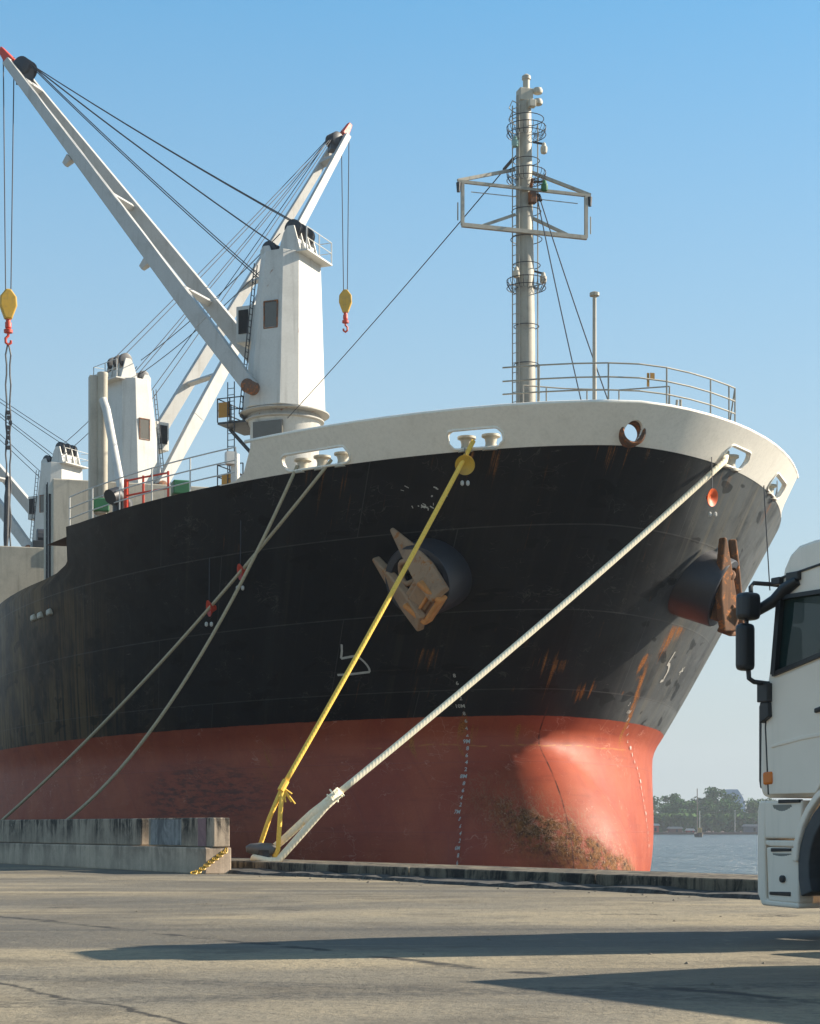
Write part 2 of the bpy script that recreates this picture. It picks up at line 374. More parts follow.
# ------------------------------------------------------------------ general materials
M_white = paint('weathered_pale_grey_paint', (.60, .59, .55), .5, rust=.06, grime=.22, streak=.25)
M_bulw = paint('bow_pale_paint', (.90, .85, .75), .55, rust=.02, grime=.15, streak=.18, scale=.8, grimecol=(.52, .47, .38))
M_crane = paint('crane_pale_paint', (.58, .565, .52), .5, rust=.13, grime=.25, streak=.4, scale=.8, grimecol=(.25, .23, .2))
M_boom = paint('boom_pale_paint', (.47, .465, .44), .5, rust=.12, grime=.3, streak=.3, grimecol=(.22, .19, .15))
M_beige = paint('rust_stained_beige_paint', (.50, .46, .37), .6, rust=.13, grime=.35, streak=.45)
M_mast = paint('mast_paint', (.40, .37, .30), .55, rust=.24, grime=.45, streak=.5, scale=2)
M_deck = plain('deck_green_brown', (.12, .07, .05), .8)
M_dark = plain('dark_gear_metal', (.035, .037, .042), .5)
M_wire = plain('wire_rope', (.045, .05, .06), .6)
M_rusty = paint('rusty_iron', (.12, .065, .04), .8, rust=.75, grime=.3, streak=.3, scale=3, rustcol=(.20, .07, .022))
M_anch = paint('rusted_anchor_steel', (.36, .22, .125), .85, rust=.55, grime=.4, streak=.3, scale=2.2, rustcol=(.22, .085, .025), grimecol=(.07, .05, .04))
M_anch2 = paint('bright_rusted_anchor_steel', (.62, .25, .07), .85, rust=.30, grime=.4, streak=.3, scale=2.2, rustcol=(.22, .08, .02), grimecol=(.08, .045, .03))
M_anch3 = paint('dark_rusted_anchor_steel', (.16, .075, .035), .9, rust=.62, grime=.35, streak=.4, scale=2.6, rustcol=(.27, .09, .02), grimecol=(.03, .02, .015))
M_pocket = paint('dull_blue_black_paint', (.028, .030, .038), .45, rust=.12, grime=.3, streak=.2, grimecol=(.06, .055, .05))
M_yell = paint('yellow_block_paint', (.62, .36, .03), .5, rust=.08, grime=.3, streak=.2, scale=3)
M_red = plain('red_orange_paint', (.62, .055, .02), .5)
M_green = plain('green_paint', (.03, .16, .06), .5)
M_amber = plain('amber_board', (.45, .22, .03), .6)
M_mark = plain('white_mark_paint', (.62, .60, .54), .7, var=.5, scale=14)
M_win = plain('crane_window_shutter', (.12, .11, .09), .3)
M_black = plain('black_opening', (.008, .008, .009), .8)
M_lampg = glass('lamp_glass', (.22, .35, .30), .1, .85)

# ------------------------------------------------------------------ hull mesh
def make_hull():
    taus = [6*(i/26)**2 for i in range(27)]+[6+.45*i for i in range(1, 21)]+[15.2+.12*i for i in range(1, 48)]
    tt = taus[-1]
    while tt < 160:
        tt += 1.0 if tt < 40 else 4.0; taus.append(tt)
    zs = [2.6+.22*i for i in range(56)]
    zs = [z for z in zs if z < 14.75]+[14.75]
    nz = 10
    rows = []
    vs = []; uvs = []
    for side in (1, -1):
        grid = []
        for i in range(len(zs)+nz):
            row = []; s = 0; last = None
            for tau in taus:
                if i < len(zs):
                    z = zs[i]; t = tau+tip(z)
                else:
                    f = (i-len(zs)+1)/nz; z = 14.75+f*(ZD-14.75)
                    for _ in range(6): t = tau+tip(z); z = 14.75+f*(ztop(t)-14.75)
                    t = tau+tip(z)
                t = min(t, 150)
                p = (side*half(t, z), t, z)
                if last: s += math.hypot(p[0]-last[0], p[1]-last[1])
                last = p; row.append(len(vs)); vs.append(p); uvs.append((s*(-side)+(100 if side > 0 else 0), z))
            grid.append(row)
        rows.append(grid)
    fs = []
    for gi, g in enumerate(rows):
        for i in range(len(g)-1):
            for j in range(len(taus)-1):
                q = (g[i][j], g[i][j+1], g[i+1][j+1], g[i+1][j])
                fs.append(q if gi == 0 else q[::-1])
    # transom
    for i in range(len(rows[0])-1):
        fs.append((rows[0][i][-1], rows[1][i][-1], rows[1][i+1][-1], rows[0][i+1][-1]))
    me = bpy.data.meshes.new('hull'); me.from_pydata(vs, [], fs)
    ul = me.uv_layers.new(name='UVMap')
    for l in me.loops: ul.data[l.index].uv = uvs[l.vertex_index]
    bm = bmesh.new(); bm.from_mesh(me)
    bmesh.ops.remove_doubles(bm, verts=bm.verts, dist=.0008)
    bmesh.ops.recalc_face_normals(bm, faces=bm.faces)
    bm.to_mesh(me); bm.free()
    for p in me.polygons: p.use_smooth = True
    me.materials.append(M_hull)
    o = bpy.data.objects.new('hull', me); COL.objects.link(o); o.parent = ship
    return o
make_hull()
# decks
def deck(name, z, t0, t1, mat, step=.5, inset=.1):
    ts = []
    t = t0
    while t < t1: ts.append(t); t += step if t < 20 else 5
    ts.append(t1)
    vs = []; fs = []
    for t in ts:
        h = max(half(t, z)-inset, .02); vs += [(-h, t, z), (h, t, z)]
    for i in range(len(ts)-1): fs.append((2*i, 2*i+1, 2*i+3, 2*i+2))
    return MB().add(vs, fs).build(name, mat, ship)
deck('forecastle_deck', 15.95, stem(15.95)+.2, 13.0, M_deck)
deck('main_deck', 14.1, 12.8, 149.5, M_deck)
MB().box((0, 13.0, 15.0), (23.0, .15, 1.85)).build('deck_bulkhead', M_beige, ship)

# ------------------------------------------------------------------ bulwark with mooring openings
ZB = 17.02
def bulwark():
    taus = [6.9*(i/44)**1.6 for i in range(45)]
    tend = stem(ZB)+6.9
    def ztopb(t):                              # top edge sweeps down at the after end
        a = .35; 
        if t < a: return ZB
        f = min((t-a)/1.35, 1); return ZD+.02+(ZB-ZD-.02)*(1-math.sqrt(max(0, 1-(1-f)**2)))
    outer = []; inner = []
    nr = 6
    for side in (-1, 1):
        seq = taus[::-1] if side < 0 else taus[1:]
        for tau in seq:
            co = []; ci = []
            for r in range(nr+1):
                z = ZD+(ZB-ZD)*r/nr
                for _ in range(4):
                    t = tau*1.19+stem(z); z = ZD+(ztopb(t)-ZD)*r/nr
                t = tau*1.19+stem(z); t = max(t, stem(z)+.0008)
                nn = nrm(side, max(t, stem(z)+.05), z) if tau > 0 else Vector((0, -1, 0))
                p = Vector((side*half(t, z), t, z))+nn*.006; co.append(p)
                q = p-Vector((nn.x, nn.y, 0)).normalized()*.11; ci.append(q)
            outer.append(co); inner.append(ci)
    vs = []; fs = []; n = len(outer); k = nr+1
    for c in outer: vs += c
    for c in inner: vs += c
    O = lambda i, r: i*k+r
    I = lambda i, r: n*k+i*k+r
    for i in range(n-1):
        for r in range(nr):
            fs.append((O(i, r), O(i+1, r), O(i+1, r+1), O(i, r+1))); fs.append((I(i, r+1), I(i+1, r+1), I(i+1, r), I(i, r)))
        fs.append((O(i, nr), O(i+1, nr), I(i+1, nr), I(i, nr))); fs.append((I(i, 0), I(i+1, 0), O(i+1, 0), O(i, 0)))
    for r in range(nr):
        fs.append((O(0, r+1), I(0, r+1), I(0, r), O(0, r))); fs.append((O(n-1, r), I(n-1, r), I(n-1, r+1), O(n-1, r+1)))
    return MB().add(vs, fs).build('bulwark', M_bulw, ship, smooth='auto', angle=50)
bw = bulwark()
def arc_t(side, z, t0, ds):
    """move ds metres along the waterline at height z (towards aft positive)"""
    t = t0; n = 40; p = Vector((half(t, z), t))
    st = ds/n
    for _ in range(n):
        e = .004; d = Vector((half(t+e, z)-half(t, z), e)).length/e
        t += st/max(d, 1)
    return t
CH = [('S', -1, -4.72, 16.385, 1.45, .40, 2), ('S', -1, -1.25, 16.36, 2.25, .38, 3), ('P', 1, -4.5, 16.39, 1.45, .42, 2), ('P', 1, -1.3, 16.37, 2.0, .42, 2)]
cutters = []
def stadium(L, H, n=10):
    r = H/2; a = L/2-r
    return [(a+r*math.cos(-math.pi/2+math.pi*i/n), r*math.sin(-math.pi/2+math.pi*i/n)) for i in range(n+1)]+[(-a+r*math.cos(math.pi/2+math.pi*i/n), r*math.sin(math.pi/2+math.pi*i/n)) for i in range(n+1)]
for tg, side, t, z, L, H, nrol in CH:
    c = HP(side, t, z); nn = nrm(side, t, z); nh = Vector((nn.x, nn.y, 0)).normalized(); tx = Vector((-nh.y, nh.x, 0)); up = Vector((0, 0, 1))
    cutters.append(MB().prism(stadium(L, H), -.9, .5, frame(c, tx, up, nh)).build('cutter', None, ship))
cutters.append(MB().prism([(.24*math.cos(a*math.pi/10), .24*math.sin(a*math.pi/10)) for a in range(20)], -.9, .5, frame((0, stem(16.43), 16.43), (1, 0, 0), (0, 0, 1), (0, -1, 0))).build('cutter', None, ship))
bpy.context.view_layer.update()
bake(bw, cutters)
for p in bw.data.polygons: p.use_smooth = False
try:
    bw.data.set_sharp_from_angle(angle=R(30))
    for p in bw.data.polygons: p.use_smooth = True
except Exception: pass
# cap rail
pts = [HP(-1, t, ZB) for t in [.3, -.5, -1.3, -2, -2.8, -3.5, -4.2, -5, -5.6, -6.2, -6.6, -6.8]]+[Vector((0, stem(ZB), ZB))]
pts = pts+[Vector((-p.x, p.y, p.z)) for p in pts[:-1][::-1]]
MB().tube([p+Vector((0, .05, .02)) for p in pts], .05, 8).build('cap_rail', M_bulw, ship, smooth=True)
# chock rims and rollers
for tg, side, t, z, L, H, nrol in CH:
    c = HP(side, t, z); nn = nrm(side, t, z); nh = Vector((nn.x, nn.y, 0)).normalized(); tx = Vector((-nh.y, nh.x, 0)); up = Vector((0, 0, 1))
    ring = []
    for x, y in stadium(L+.02, H+.02, 8):
        # follow the curved plating
        tt = t; q = c+tx*x
        best = min((HP(side, t+dt*.05, z+y) for dt in range(-60, 61) if t+dt*.05 > stem(z+y)), key=lambda p: (Vector((p.x, p.y))-Vector((q.x, q.y))).length)
        ring.append(best+nh*.012)
    MB().tube(ring, .032, 8, closed=True).build('chock_rim', M_bulw, ship, smooth=True)
    for i in range(nrol):
        x = (i-(nrol-1)/2)*(L/nrol)*.92
        q = c+tx*x
        best = min((HP(side, t+dt*.05, z) for dt in range(-60, 61) if t+dt*.05 > stem(z)), key=lambda p: (Vector((p.x, p.y))-Vector((q.x, q.y))).length)
        M = Matrix.Translation(best-nh*.30+Vector((0, 0, -H/2-.08)))
        h = H+.02
        MB().lathe([(.22, 0), (.22, .06), (.15, .1), (.135, h*.5), (.16, h*.75), (.235, h*.84), (.235, h*.97), (.12, h), (.06, h+.02)], 18, M).build('fairlead_roller', M_beige, ship, smooth='auto')
# centre panama chock
c = Vector((0, stem(16.43)-.02, 16.43)); M = frame(c, (1, 0, 0), (0, 0, 1), (0, -1, 0))
prof = [(.24, -.32), (.24, -.05), (.25, .0), (.29, .035), (.33, .02), (.35, -.03), (.35, -.32)]
vs = []; fs = []; nn_ = 28
for r, z in prof:
    for j in range(nn_): vs.append((r*math.cos(2*math.pi*j/nn_), r*math.sin(2*math.pi*j/nn_), z))
for i in range(len(prof)):
    for j in range(nn_): fs.append((i*nn_+j, i*nn_+(j+1) % nn_, ((i+1) % len(prof))*nn_+(j+1) % nn_, ((i+1) % len(prof))*nn_+j))
MB().add(vs, fs, M).build('bow_chock', M_rusty, ship, smooth='auto')

# ------------------------------------------------------------------ markings on the hull
def wl(z, side):
    pts = []; t = tip(z)+.001; s = 0; last = None
    while t < 12:
        p = (half(t, z), t)
        if last: s += math.hypot(p[0]-last[0], p[1]-last[1])
        pts.append((s, t)); last = p; t += .02
    return pts
def s_to_t(tab, s):
    for (a, ta), (b, tb) in zip(tab, tab[1:]):
        if a <= s <= b: return ta+(tb-ta)*(s-a)/max(b-a, 1e-9)
    return tab[-1][1]
def t_to_s(tab, t):
    for (a, ta), (b, tb) in zip(tab, tab[1:]):
        if ta <= t <= tb: return a
    return 0
def text_mesh(txt, size):
    cu = bpy.data.curves.new('txt', 'FONT'); cu.body = txt; cu.size = size; cu.align_x = 'CENTER'; cu.offset = size*.02; cu.resolution_u = 2
    o = bpy.data.objects.new('txt', cu); COL.objects.link(o); bpy.context.view_layer.update()
    me = bpy.data.meshes.new_from_object(o.evaluated_get(bpy.context.evaluated_depsgraph_get()))
    v = [tuple(p.co) for p in me.vertices]; f = [tuple(p.vertices) for p in me.polygons]
    bpy.data.objects.remove(o); bpy.data.curves.remove(cu); bpy.data.meshes.remove(me)
    return v, f
TXT = {}
def draft(side, keys, lo, hi):
    z = lo
    while z <= hi+.001:
        k = round(z*10); whole = k % 10 == 0
        txt = '%dM' % (k//10) if whole else str(k % 10)
        size = .17
        if txt not in TXT: TXT[txt] = text_mesh(txt, size)
        v, f = TXT[txt]
        for (za, ba), (zb, bb) in zip(keys, keys[1:]):
            if za <= z <= zb: bref = ba+(bb-ba)*(z-za)/(zb-za)
        tab = wl(z, side)
        t0 = min(tab, key=lambda q: abs(half(q[1], z)-bref))[1] if True else 0
        s0 = t_to_s(tab, t0)
        if whole: s0 += .07
        tb_ = s_to_t(tab, s0); pc = HP(side, tb_, z, .032); nn = nrm(side, tb_, z)
        tx = Vector((0, 0, 1)).cross(nn).normalized(); ty = nn.cross(tx)
        vv = [pc+tx*x+ty*y for x, y, _ in v]
        MB().add(vv, f).build('draft_number', M_mark, ship); z = round(z+.2, 3)
draft(-1, [(5.2, 2.7), (5.99, 2.58), (7.0, 2.37), (8.0, 2.05), (9.0, 1.84), (9.5, 1.92), (9.94, 2.13), (10.66, 2.48), (11, 2.7)], 5.4, 10.8)
draft(1, [(5.0, 5.5), (8.27, 4.81), (9.05, 4.12), (9.65, 3.55), (10.07, 3.2), (11, 3.0)], 6.0, 10.2)
def stroke(m, side, pts, wd):
    """painted stroke along (t,z) points on the plating"""
    P = [HP(side, t, z, .012) for t, z in pts]; L = []; Rr = []
    for i, p in enumerate(P):
        d = (P[min(i+1, len(P)-1)]-P[max(i-1, 0)]).normalized(); nn = nrm(side, *pts[i]); x = d.cross(nn).normalized()*wd/2
        L.append(p+x); Rr.append(p-x)
    k = len(P); m.add(L+Rr, [(i, i+1, k+i+1, k+i) for i in range(k-1)])
def sym(side):
    m = MB()
    sc = 1.0
    stroke(m, side, [(1.72, 11.80), (1.86, 11.62), (2.04, 11.43)], .07)
    arc = [(2.04, 11.43), (1.85, 11.45), (1.66, 11.47)]+[(1.62-.12*math.cos(a)+.0, 11.25+.225*math.sin(a)) for a in [1.4, 1.0, .6, .2, -.2, -.6, -1.0, -1.4]]
    arc += [(1.75, 11.02), (2.1, 11.0), (2.5, 11.0)]
    stroke(m, side, arc, .07)
    return m.build('bulbous_bow_mark', M_mark, ship)
sym(-1)
m = MB()
stroke(m, 1, [(.9, 11.80), (1.0, 11.62), (1.1, 11.45)], .09)
stroke(m, 1, [(1.08, 11.45), (1.22, 11.45), (1.38, 11.38), (1.55, 11.26), (1.66, 11.1), (1.75, 11.02), (1.6, 10.98)], .11)
m.build('bulbous_bow_mark', M_mark, ship)
m = MB()
for a in range(5):
    an = a*math.pi*2/5; stroke(m, 1, [(2.72, 11.42), (2.72+.16*math.cos(an), 11.42+.13*math.sin(an))], .05)
m.build('thruster_mark', M_mark, ship)
# old paint scraps below the fairlead
m = MB(); rr = random.Random(5)
for i in range(20):
    t = (-2.75+rr.gauss(0, .12) if i < 13 else -3.0+rr.gauss(0, .4)); z = (14.98+rr.gauss(0, .05) if i < 13 else 15.2+rr.gauss(0, .15))
    stroke(m, -1, [(t, z), (t+rr.uniform(-.05, .05), z+rr.uniform(.02, .06))], rr.uniform(.015, .04))
tag(m.build('chipped_marking', M_mark, ship), kind='stuff')

# ------------------------------------------------------------------ anchors
def anchor(side, tc, zc, tip_dir, mat, mcr, ext, drop, roll):
    c = HP(side, tc, zc); nn = nrm(side, tc, zc)
    ax = (Vector((nn.x*1.0, nn.y*.85, 0)).normalized()+Vector((0, 0, -drop))).normalized()
    up = (Vector((0, 0, 1))-ax*ax.z).normalized(); fw = ax.cross(up)           # fw: along the ship
    if fw.y > 0: fw = -fw
    M = frame(c, fw, up, ax) @ Matrix.Diagonal((.95, .95, 1, 1))
    # bolster: short fat pipe growing out of the plating
    o = MB().lathe([(1.12, -1.6), (1.08, .0), (1.03, ext), (1.0, ext+.05), (.82, ext+.06), (.78, ext-.02), (.45, ext-.25), (.4, ext-.6)], 40, M).build('anchor_bolster', M_pocket, ship, smooth='auto')
    A = M @ Matrix.Translation((0, 0, ext)) @ Matrix.Rotation(roll, 4, 'Z')
    root = MB().box((0, -.46, .30), (1.05, .62, .56), A).box((0, -.16, .30), (.62, .3, .42), A)
    an = root.build('anchor', mat, ship, bevel=.05)
    # head ribs with hollow crown
    cr = MB()
    for sx in (-1, 1): cr.box((sx*.40, -.62, .62), (.14, .82, .34), A)
    cr.box((0, -.98, .55), (.92, .14, .42), A).box((0, -.62, .52), (.92, .10, .3), A)
    cr.build('anchor_crown', mcr, an, bevel=.06, seg=3)
    for sx in (-1, 1):
        # fluke: long tapering blade
        prof = [(-.30, -.85), (.30, -.85), (.36, .15), (.27, .9), (.05, 1.85), (-.07, 1.85), (-.24, .8), (-.34, 0)]
        F = A @ Matrix.Translation((sx*.52, -.15, .34)) @ Matrix.Rotation(R(-24), 4, 'X') @ Matrix.Rotation(sx*R(26), 4, 'Y')
        MB().prism(prof, -.12, .12, F).build('fluke', mat, an, bevel=.06, seg=3)
    MB().beam(A @ Vector((0, -.2, .35)), A @ Vector((0, .1, -1.0)), .34, .26).build('shank', mat, an, bevel=.03)
    ringp = [A @ Vector((.12+.34*math.cos(a), .36+.3*math.sin(a), .08+.12*math.sin(a*2))) for a in [i*math.pi/8 for i in range(16)]]
    MB().tube(ringp, .08, 8, closed=True).build('shackle', mat, an, smooth=True)
anchor(-1, -1.75, 13.4, 0, M_anch, M_anch2, .95, .38, R(46))
anchor(1, -1.45, 13.5, 0, M_anch3, M_anch3, .9, .42, R(-6))

# ------------------------------------------------------------------ foremast, flagstaff, rails on the forecastle
def px(b, t, z): return Vector((b, t, z))
mast = MB().tube([(0, 1, 15.9), (-.03, 1, 21), (-.08, 1.02, 27.6)], [.29, .275, .215], 20).build('foremast', M_mast, ship, smooth='auto')
def crosstree():
    m = MB(); zt, zl = 24.85, 23.63; y = .72
    a = 2.02
    m.beam((-a, y, zt), (a, y, zt), .08, .08); m.beam((-a+.12, y, zl), (a-.12, y, zl), .11, .11)
    for s in (-1, 1):
        m.beam((s*(a-.14), y, zt), (s*(a-.14), y, zl), .09, .09)
        m.beam((s*.2, 1.0, zt+.62), (s*a, y, zt+.02), .085, .085)
        m.beam((s*.2, 1.0, zl+.55), (s*1.3, y, zl+.03), .08, .08)
        m.beam((s*.2, y+.1, zt-.22), (s*(a-.4), y, zt-.26), .02, .02)
        m.tube([(s*(a+.0), y, zt-.6), (s*(a+.0), y, zt-1.1)], .02, 6)
    m.beam((0, 1, zt), (0, y, zt), .12, .1); m.beam((0, 1, zl), (0, y, zl), .12, .1)
    m.v = [v+Vector((-.15, 0, 0)) for v in m.v]
    ct = m.build('crosstree', M_mast, mast)
    for s in (-1, 1): MB().tube([(s*2.0-.15, y, zt-.04), (s*2.0-.15, y, zt-.3)], [.07, .05], 8).build('end_lamp', M_dark, ct)
crosstree()
def ladder(m, x, y, z0, z1, wdt=.32, step=.3, dx=(1, 0, 0)):
    dx = Vector(dx)
    for s in (-1, 1): m.tube([Vector((x, y, z0))+dx*s*wdt/2, Vector((x, y, z1))+dx*s*wdt/2], .018, 6)
    z = z0
    while z < z1: m.tube([Vector((x, y, z))-dx*wdt/2, Vector((x, y, z))+dx*wdt/2], .013, 5); z += step
m = MB(); ladder(m, -.36, .9, 16, 27.3, .26, .28, (.45, -.9, 0)); m.tube([(.33, .95, 16), (.33, .95, 26.8)], .02, 6)
m.build('mast_ladder', M_mast, mast)
def hoop(z, r, n=1, bars=True):
    m = MB()
    for k in range(n):
        m.tube([(r*math.cos(a*math.pi/12), 1+r*math.sin(a*math.pi/12), z+k*.22) for a in range(24)], .013, 5, closed=True)
    if bars:
        for a in range(24):
            an = a*math.pi/12
            m.tube([(.24*math.cos(an), 1+.24*math.sin(an), z-.02), (r*.8*math.cos(an), 1+r*.8*math.sin(an), z-.06), (r*math.cos(an), 1+r*math.sin(an), z+.14), (r*math.cos(an), 1+r*math.sin(an), z+.24)], .009, 4)
    m.build('mast_hoop', M_dark, mast)
for z, r, n in ((26.5, .56, 2), (25.75, .38, 1), (25.2, .56, 2), (23.5, .45, 1), (22.75, .4, 1), (22.1, .56, 2), (24.3, .42, 1), (26.95, .5, 1), (21.0, .36, 1), (19.9, .36, 1), (18.3, .36, 1)): hoop(z, r, n, n == 2)
m = MB()
for k in range(2): m.tube([(-.2, .9, 27.3-.3*k), (-.5, .8, 27.35-.3*k), (-.62, .75, 27.1-.3*k), (-.5, .7, 26.98-.3*k)], .015, 5)
m.build('hoop_guard', M_mast, mast)
def lamp(b, t, z, mat, r=.10):
    M = Matrix.Translation((b, t, z))
    o = MB().lathe([(.03, .16), (.06, .12), (.07, .06), (r, .03), (r, -.08), (r*.85, -.14), (.05, -.16)][::-1], 12, M).build('mast_lamp', mat, mast, smooth='auto')
    s = -1 if b < 0 else 1
    MB().beam((b, t, z+.12), (s*.2, 1, z+.22), .05, .05).build('lamp_bracket', M_dark, o)
for b, t, z, mm in ((-.46, .7, 26.15, M_lampg), (.46, .8, 26.1, M_beige), (-.4, .75, 22.45, M_beige), (.46, .85, 22.4, M_beige), (.40, .6, 24.95, M_green)): lamp(b, t, z, mm)
m = MB(); m.box((-.06, .98, 27.6), (.40, .36, .36)); m.box((.06, .72, 27.3), (.2, .2, .2)); m.build('masthead_box', M_beige, mast, bevel=.02)
m = MB()
for z in (27.62, 27.3): m.lathe([(.06, 0), (.13, .03), (.15, .10), (.12, .17), (.05, .19)], 14, Matrix.Translation((.27, .8, z)))
m.build('masthead_light', M_beige, mast, smooth='auto')
MB().lathe([(.1, 0), (.1, .25), (.13, .27), (.13, .36), (.05, .42)], 12, Matrix.Translation((-.02, .95, 27.8))).build('top_light', M_beige, mast, smooth='auto')
m = MB(); m.box((.06, .66, 24.6), (.2, .2, .34)); m.tube([(.02, .7, 24.9), (.02, .55, 25.1)], .05, 8); m.build('horn', M_rusty, mast, bevel=.02)
# flagstaff and stays
f = MB().tube([(0, -4, 16), (0, -4, 20.5)], [.06, .05], 10).build('flagstaff', M_mast, ship, smooth='auto')
MB().lathe([(.05, 0), (.13, .02), (.13, .1), (.03, .14)], 10, Matrix.Translation((0, -4, 20.45))).build('staff_cap', M_mast, f)
for a, b in (((-.22, .9, 26.0), (.45, 33.2, 25.35)), ((.25, .9, 24.9), (.0, -3.6, 17.0)), ((.3, .9, 24.9), (.75, -3.9, 17.0))):
    o = MB().tube(sag(a, b, .12, 10), .018, 6).build('mast_stay', M_wire, ship)
    a, b = Vector(a), Vector(b)
    MB().tube([a.lerp(b, .02), a.lerp(b, .045)], .05, 6).build('stay_turnbuckle', M_dark, o)
# bow railing platform
def rail(path, z0, zs, posts, r=.022, mat=None, close_end=True):
    m = MB()
    for z in zs: m.tube([(b, t, z) for b, t in path], r, 6)
    for b, t in posts: m.tube([(b, t, z0), (b, t, zs[0])], r*1.15, 6)
    if close_end: b, t = path[-1]; m.tube([(b, t, zs[0]), (b+.05, t+.45, z0)], r, 6)
    return m.build('railing', mat or M_mast, ship)
ft = [-5.6, -6.1, -6.5, -6.8]
front = [(-half(t, ZB)+.08, t+.08) for t in ft]+[(0, stem(ZB)+.12)]+[(half(t, ZB)-.08, t+.08) for t in ft[::-1]+[-5.4]]
rail(front, ZB, (ZB+.98, ZB+.64, ZB+.32), [front[1], front[3], front[5], front[7], front[8], front[9]], .02)
back = [(-.4, .2), (.9, .2), (2.4, -.1), (3.6, -.9)]
rail(back, 16.0, (19.1, 18.6, 18.2), [back[0], (.3, .2), (1.5, .1), back[2], back[3]], .02)
m = MB(); m.tube([(2.45, -3.6, 17), (2.5, -3.7, 18.0), (2.65, -3.6, 18.05), (2.7, -3.5, 17)], .035, 8); m.build('ladder_hoop', M_beige, ship)
m = MB(); m.box((1.02, -5.1, 18.1), (.06, .03, .35)); m.box((1.13, -5.12, 18.2), (.12, .02, .16)); m.build('tied_rag', M_amber, ship)
m = MB(); m.tube([(-4.9, -1.6, 17), (-4.9, -1.6, 17.2), (-4.2, -2.2, 17.22), (-4.1, -2.3, 17)], .025, 6); m.build('grab_rail', M_mast, ship)
# forecastle side rails, ventilators
path = []; t = 1.6
while t < 10.8: path.append((-(half(t, ZD)-.12), t)); t += .9
rail(path, ZD-.1, (ZD+1.02, ZD+.66, ZD+.33), path[::2], .02, M_white)
path = [(-b, t) for b, t in path]
rail(path, ZD-.1, (ZD+1.02, ZD+.66, ZD+.33), path[::2], .02, M_white)
def ventilator(b, t):
    o = MB().lathe([(.12, 0), (.12, .4), (.2, .45), (.2, .5)], 12, Matrix.Translation((b, t, ZD-.15))).build('ventilator', M_beige, ship, smooth='auto')
    MB().box((b, t, ZD+.55), (.5, .5, .42)).build('vent_head', M_green, o, bevel=.04)
ventilator(-9.2, 5.6); ventilator(-11.1, 9.2)
m = MB()
path = [(-9.6, 5.4), (-10.2, 6.3), (-10.6, 7.0)]
for z in (ZD+.95, ZD+.5, ZD+.1): m.tube([(b, t, z) for b, t in path], .03, 6)
for b, t in path: m.tube([(b, t, ZD-.2), (b, t, ZD+1.0)], .035, 6)
m.box((-10.6, 7.05, ZD+.4), (.14, .1, 1.2)); m.build('red_gate', M_red, ship)
m = MB()                                        # chain pipe / winch warping head
for k in range(2): m.tube([(-10.7+.22*k, 7.6+.5*k, ZD+.0), (-10.7+.22*k, 7.6+.5*k, ZD+.45), (-10.85+.22*k, 7.5+.5*k, ZD+.62), (-11.05+.22*k, 7.35+.5*k, ZD+.5)], .24, 12)
m.build('mushroom_vent', M_dark, ship, smooth='auto')
m = MB(); m.lathe([(.5, -.9), (.5, -.75), (.28, -.7), (.28, .7), (.5, .75), (.5, .9)], 18, frame((-3.5, 2.5, 16.6), (0, 1, 0), (0, 0, 1), (1, 0, 0))); m.box((-3.5, 2.6, 16.2), (2.2, 1.4, .4)); m.build('mooring_winch', M_dark, ship, smooth='auto')
# small floodlight post and brace near the crane
m = MB(); m.tube([(-8.0, 3.4, ZD-.2), (-8.0, 3.4, ZD+1.2)], .13, 10); m.box((-8.15, 3.3, ZD+1.05), (.3, .3, .35)); m.build('bollard_post', M_white, ship)
MB().beam((-7.6, 3.2, ZD-.1), (-6.9, 2.2, ZD+.75), .12, .12).build('green_brace', M_green, ship)
# house across the break of the forecastle, post with inclined vent pipe
house = MB().box((0, 19.4, 16.6), (23.4, 3.2, 5.0)).build('deckhouse', M_beige, ship, bevel=.04)
m = MB(); m.box((-11.72, 19.0, 16.4), (.1, 1.2, 4.5)); m.build('side_recess', M_dark, house)
m = MB(); ladder(m, -11.85, 18.3, 14.4, 19.0, .4, .3, (0, 1, 0)); m.build('house_ladder', M_dark, house)
post = MB().box((-10.40, 16.4, 18.35), (.36, .4, 8.3))
post.lathe([(.18, 0), (.18, 8.25), (.19, 8.28), (.19, 8.4)], 20, Matrix.Translation((-10.13, 16.2, 14.2)))
post = post.build('derrick_post', M_beige, ship, smooth='auto', bevel=.02)
MB().tube([(-10.15, 16.0, 21.6), (-10.05, 15.8, 21.2), (-9.4, 13.6, 15.8)], .15, 14).build('inclined_pipe', M_white, post, smooth='auto')
# hatch coaming and cover, accommodation far aft
for t0, t1 in ((23.5, 54.5), (63.5, 80.5), (90.5, 112)):
    h = MB().box((0, (t0+t1)/2, 15.45), (22.4, t1-t0, 3.1)).build('hatch_coaming', M_beige, ship, bevel=.03)
    MB().box((0, (t0+t1)/2, 17.18), (22.9, t1-t0+.4, .5)).build('hatch_cover', M_beige, h, bevel=.05)
MB().box((-1.1, 23.6, 15.78), (24.4, .5, 3.35)).build('hatch_end_wall', M_beige, ship, bevel=.03)
m = MB(); m.box((-11.0, 26, 17.75), (1.4, 1.2, .6)); m.lathe([(.4, -.5), (.4, .5)], 14, frame((-11.0, 26, 18.2), (0, 1, 0), (0, 0, 1), (1, 0, 0))); m.build('hatch_winch', M_dark, ship, bevel=.03)
acc = MB().box((0, 131, 19.5), (20, 15, 10)).box((0, 130, 26), (15, 10, 3)).box((0, 128, 28.4), (24, 4, 2.4)).build('accommodation', M_white, ship, bevel=.05)
for k in range(3):
    for j in range(9): MB().box((-8+2*j, 123.45, 16.6+2.7*k), (.7, .06, .8)).build('window', M_black, acc)
MB().box((0, 141, 21), (6, 5, 14)).build('funnel', M_dark, ship, bevel=.1)

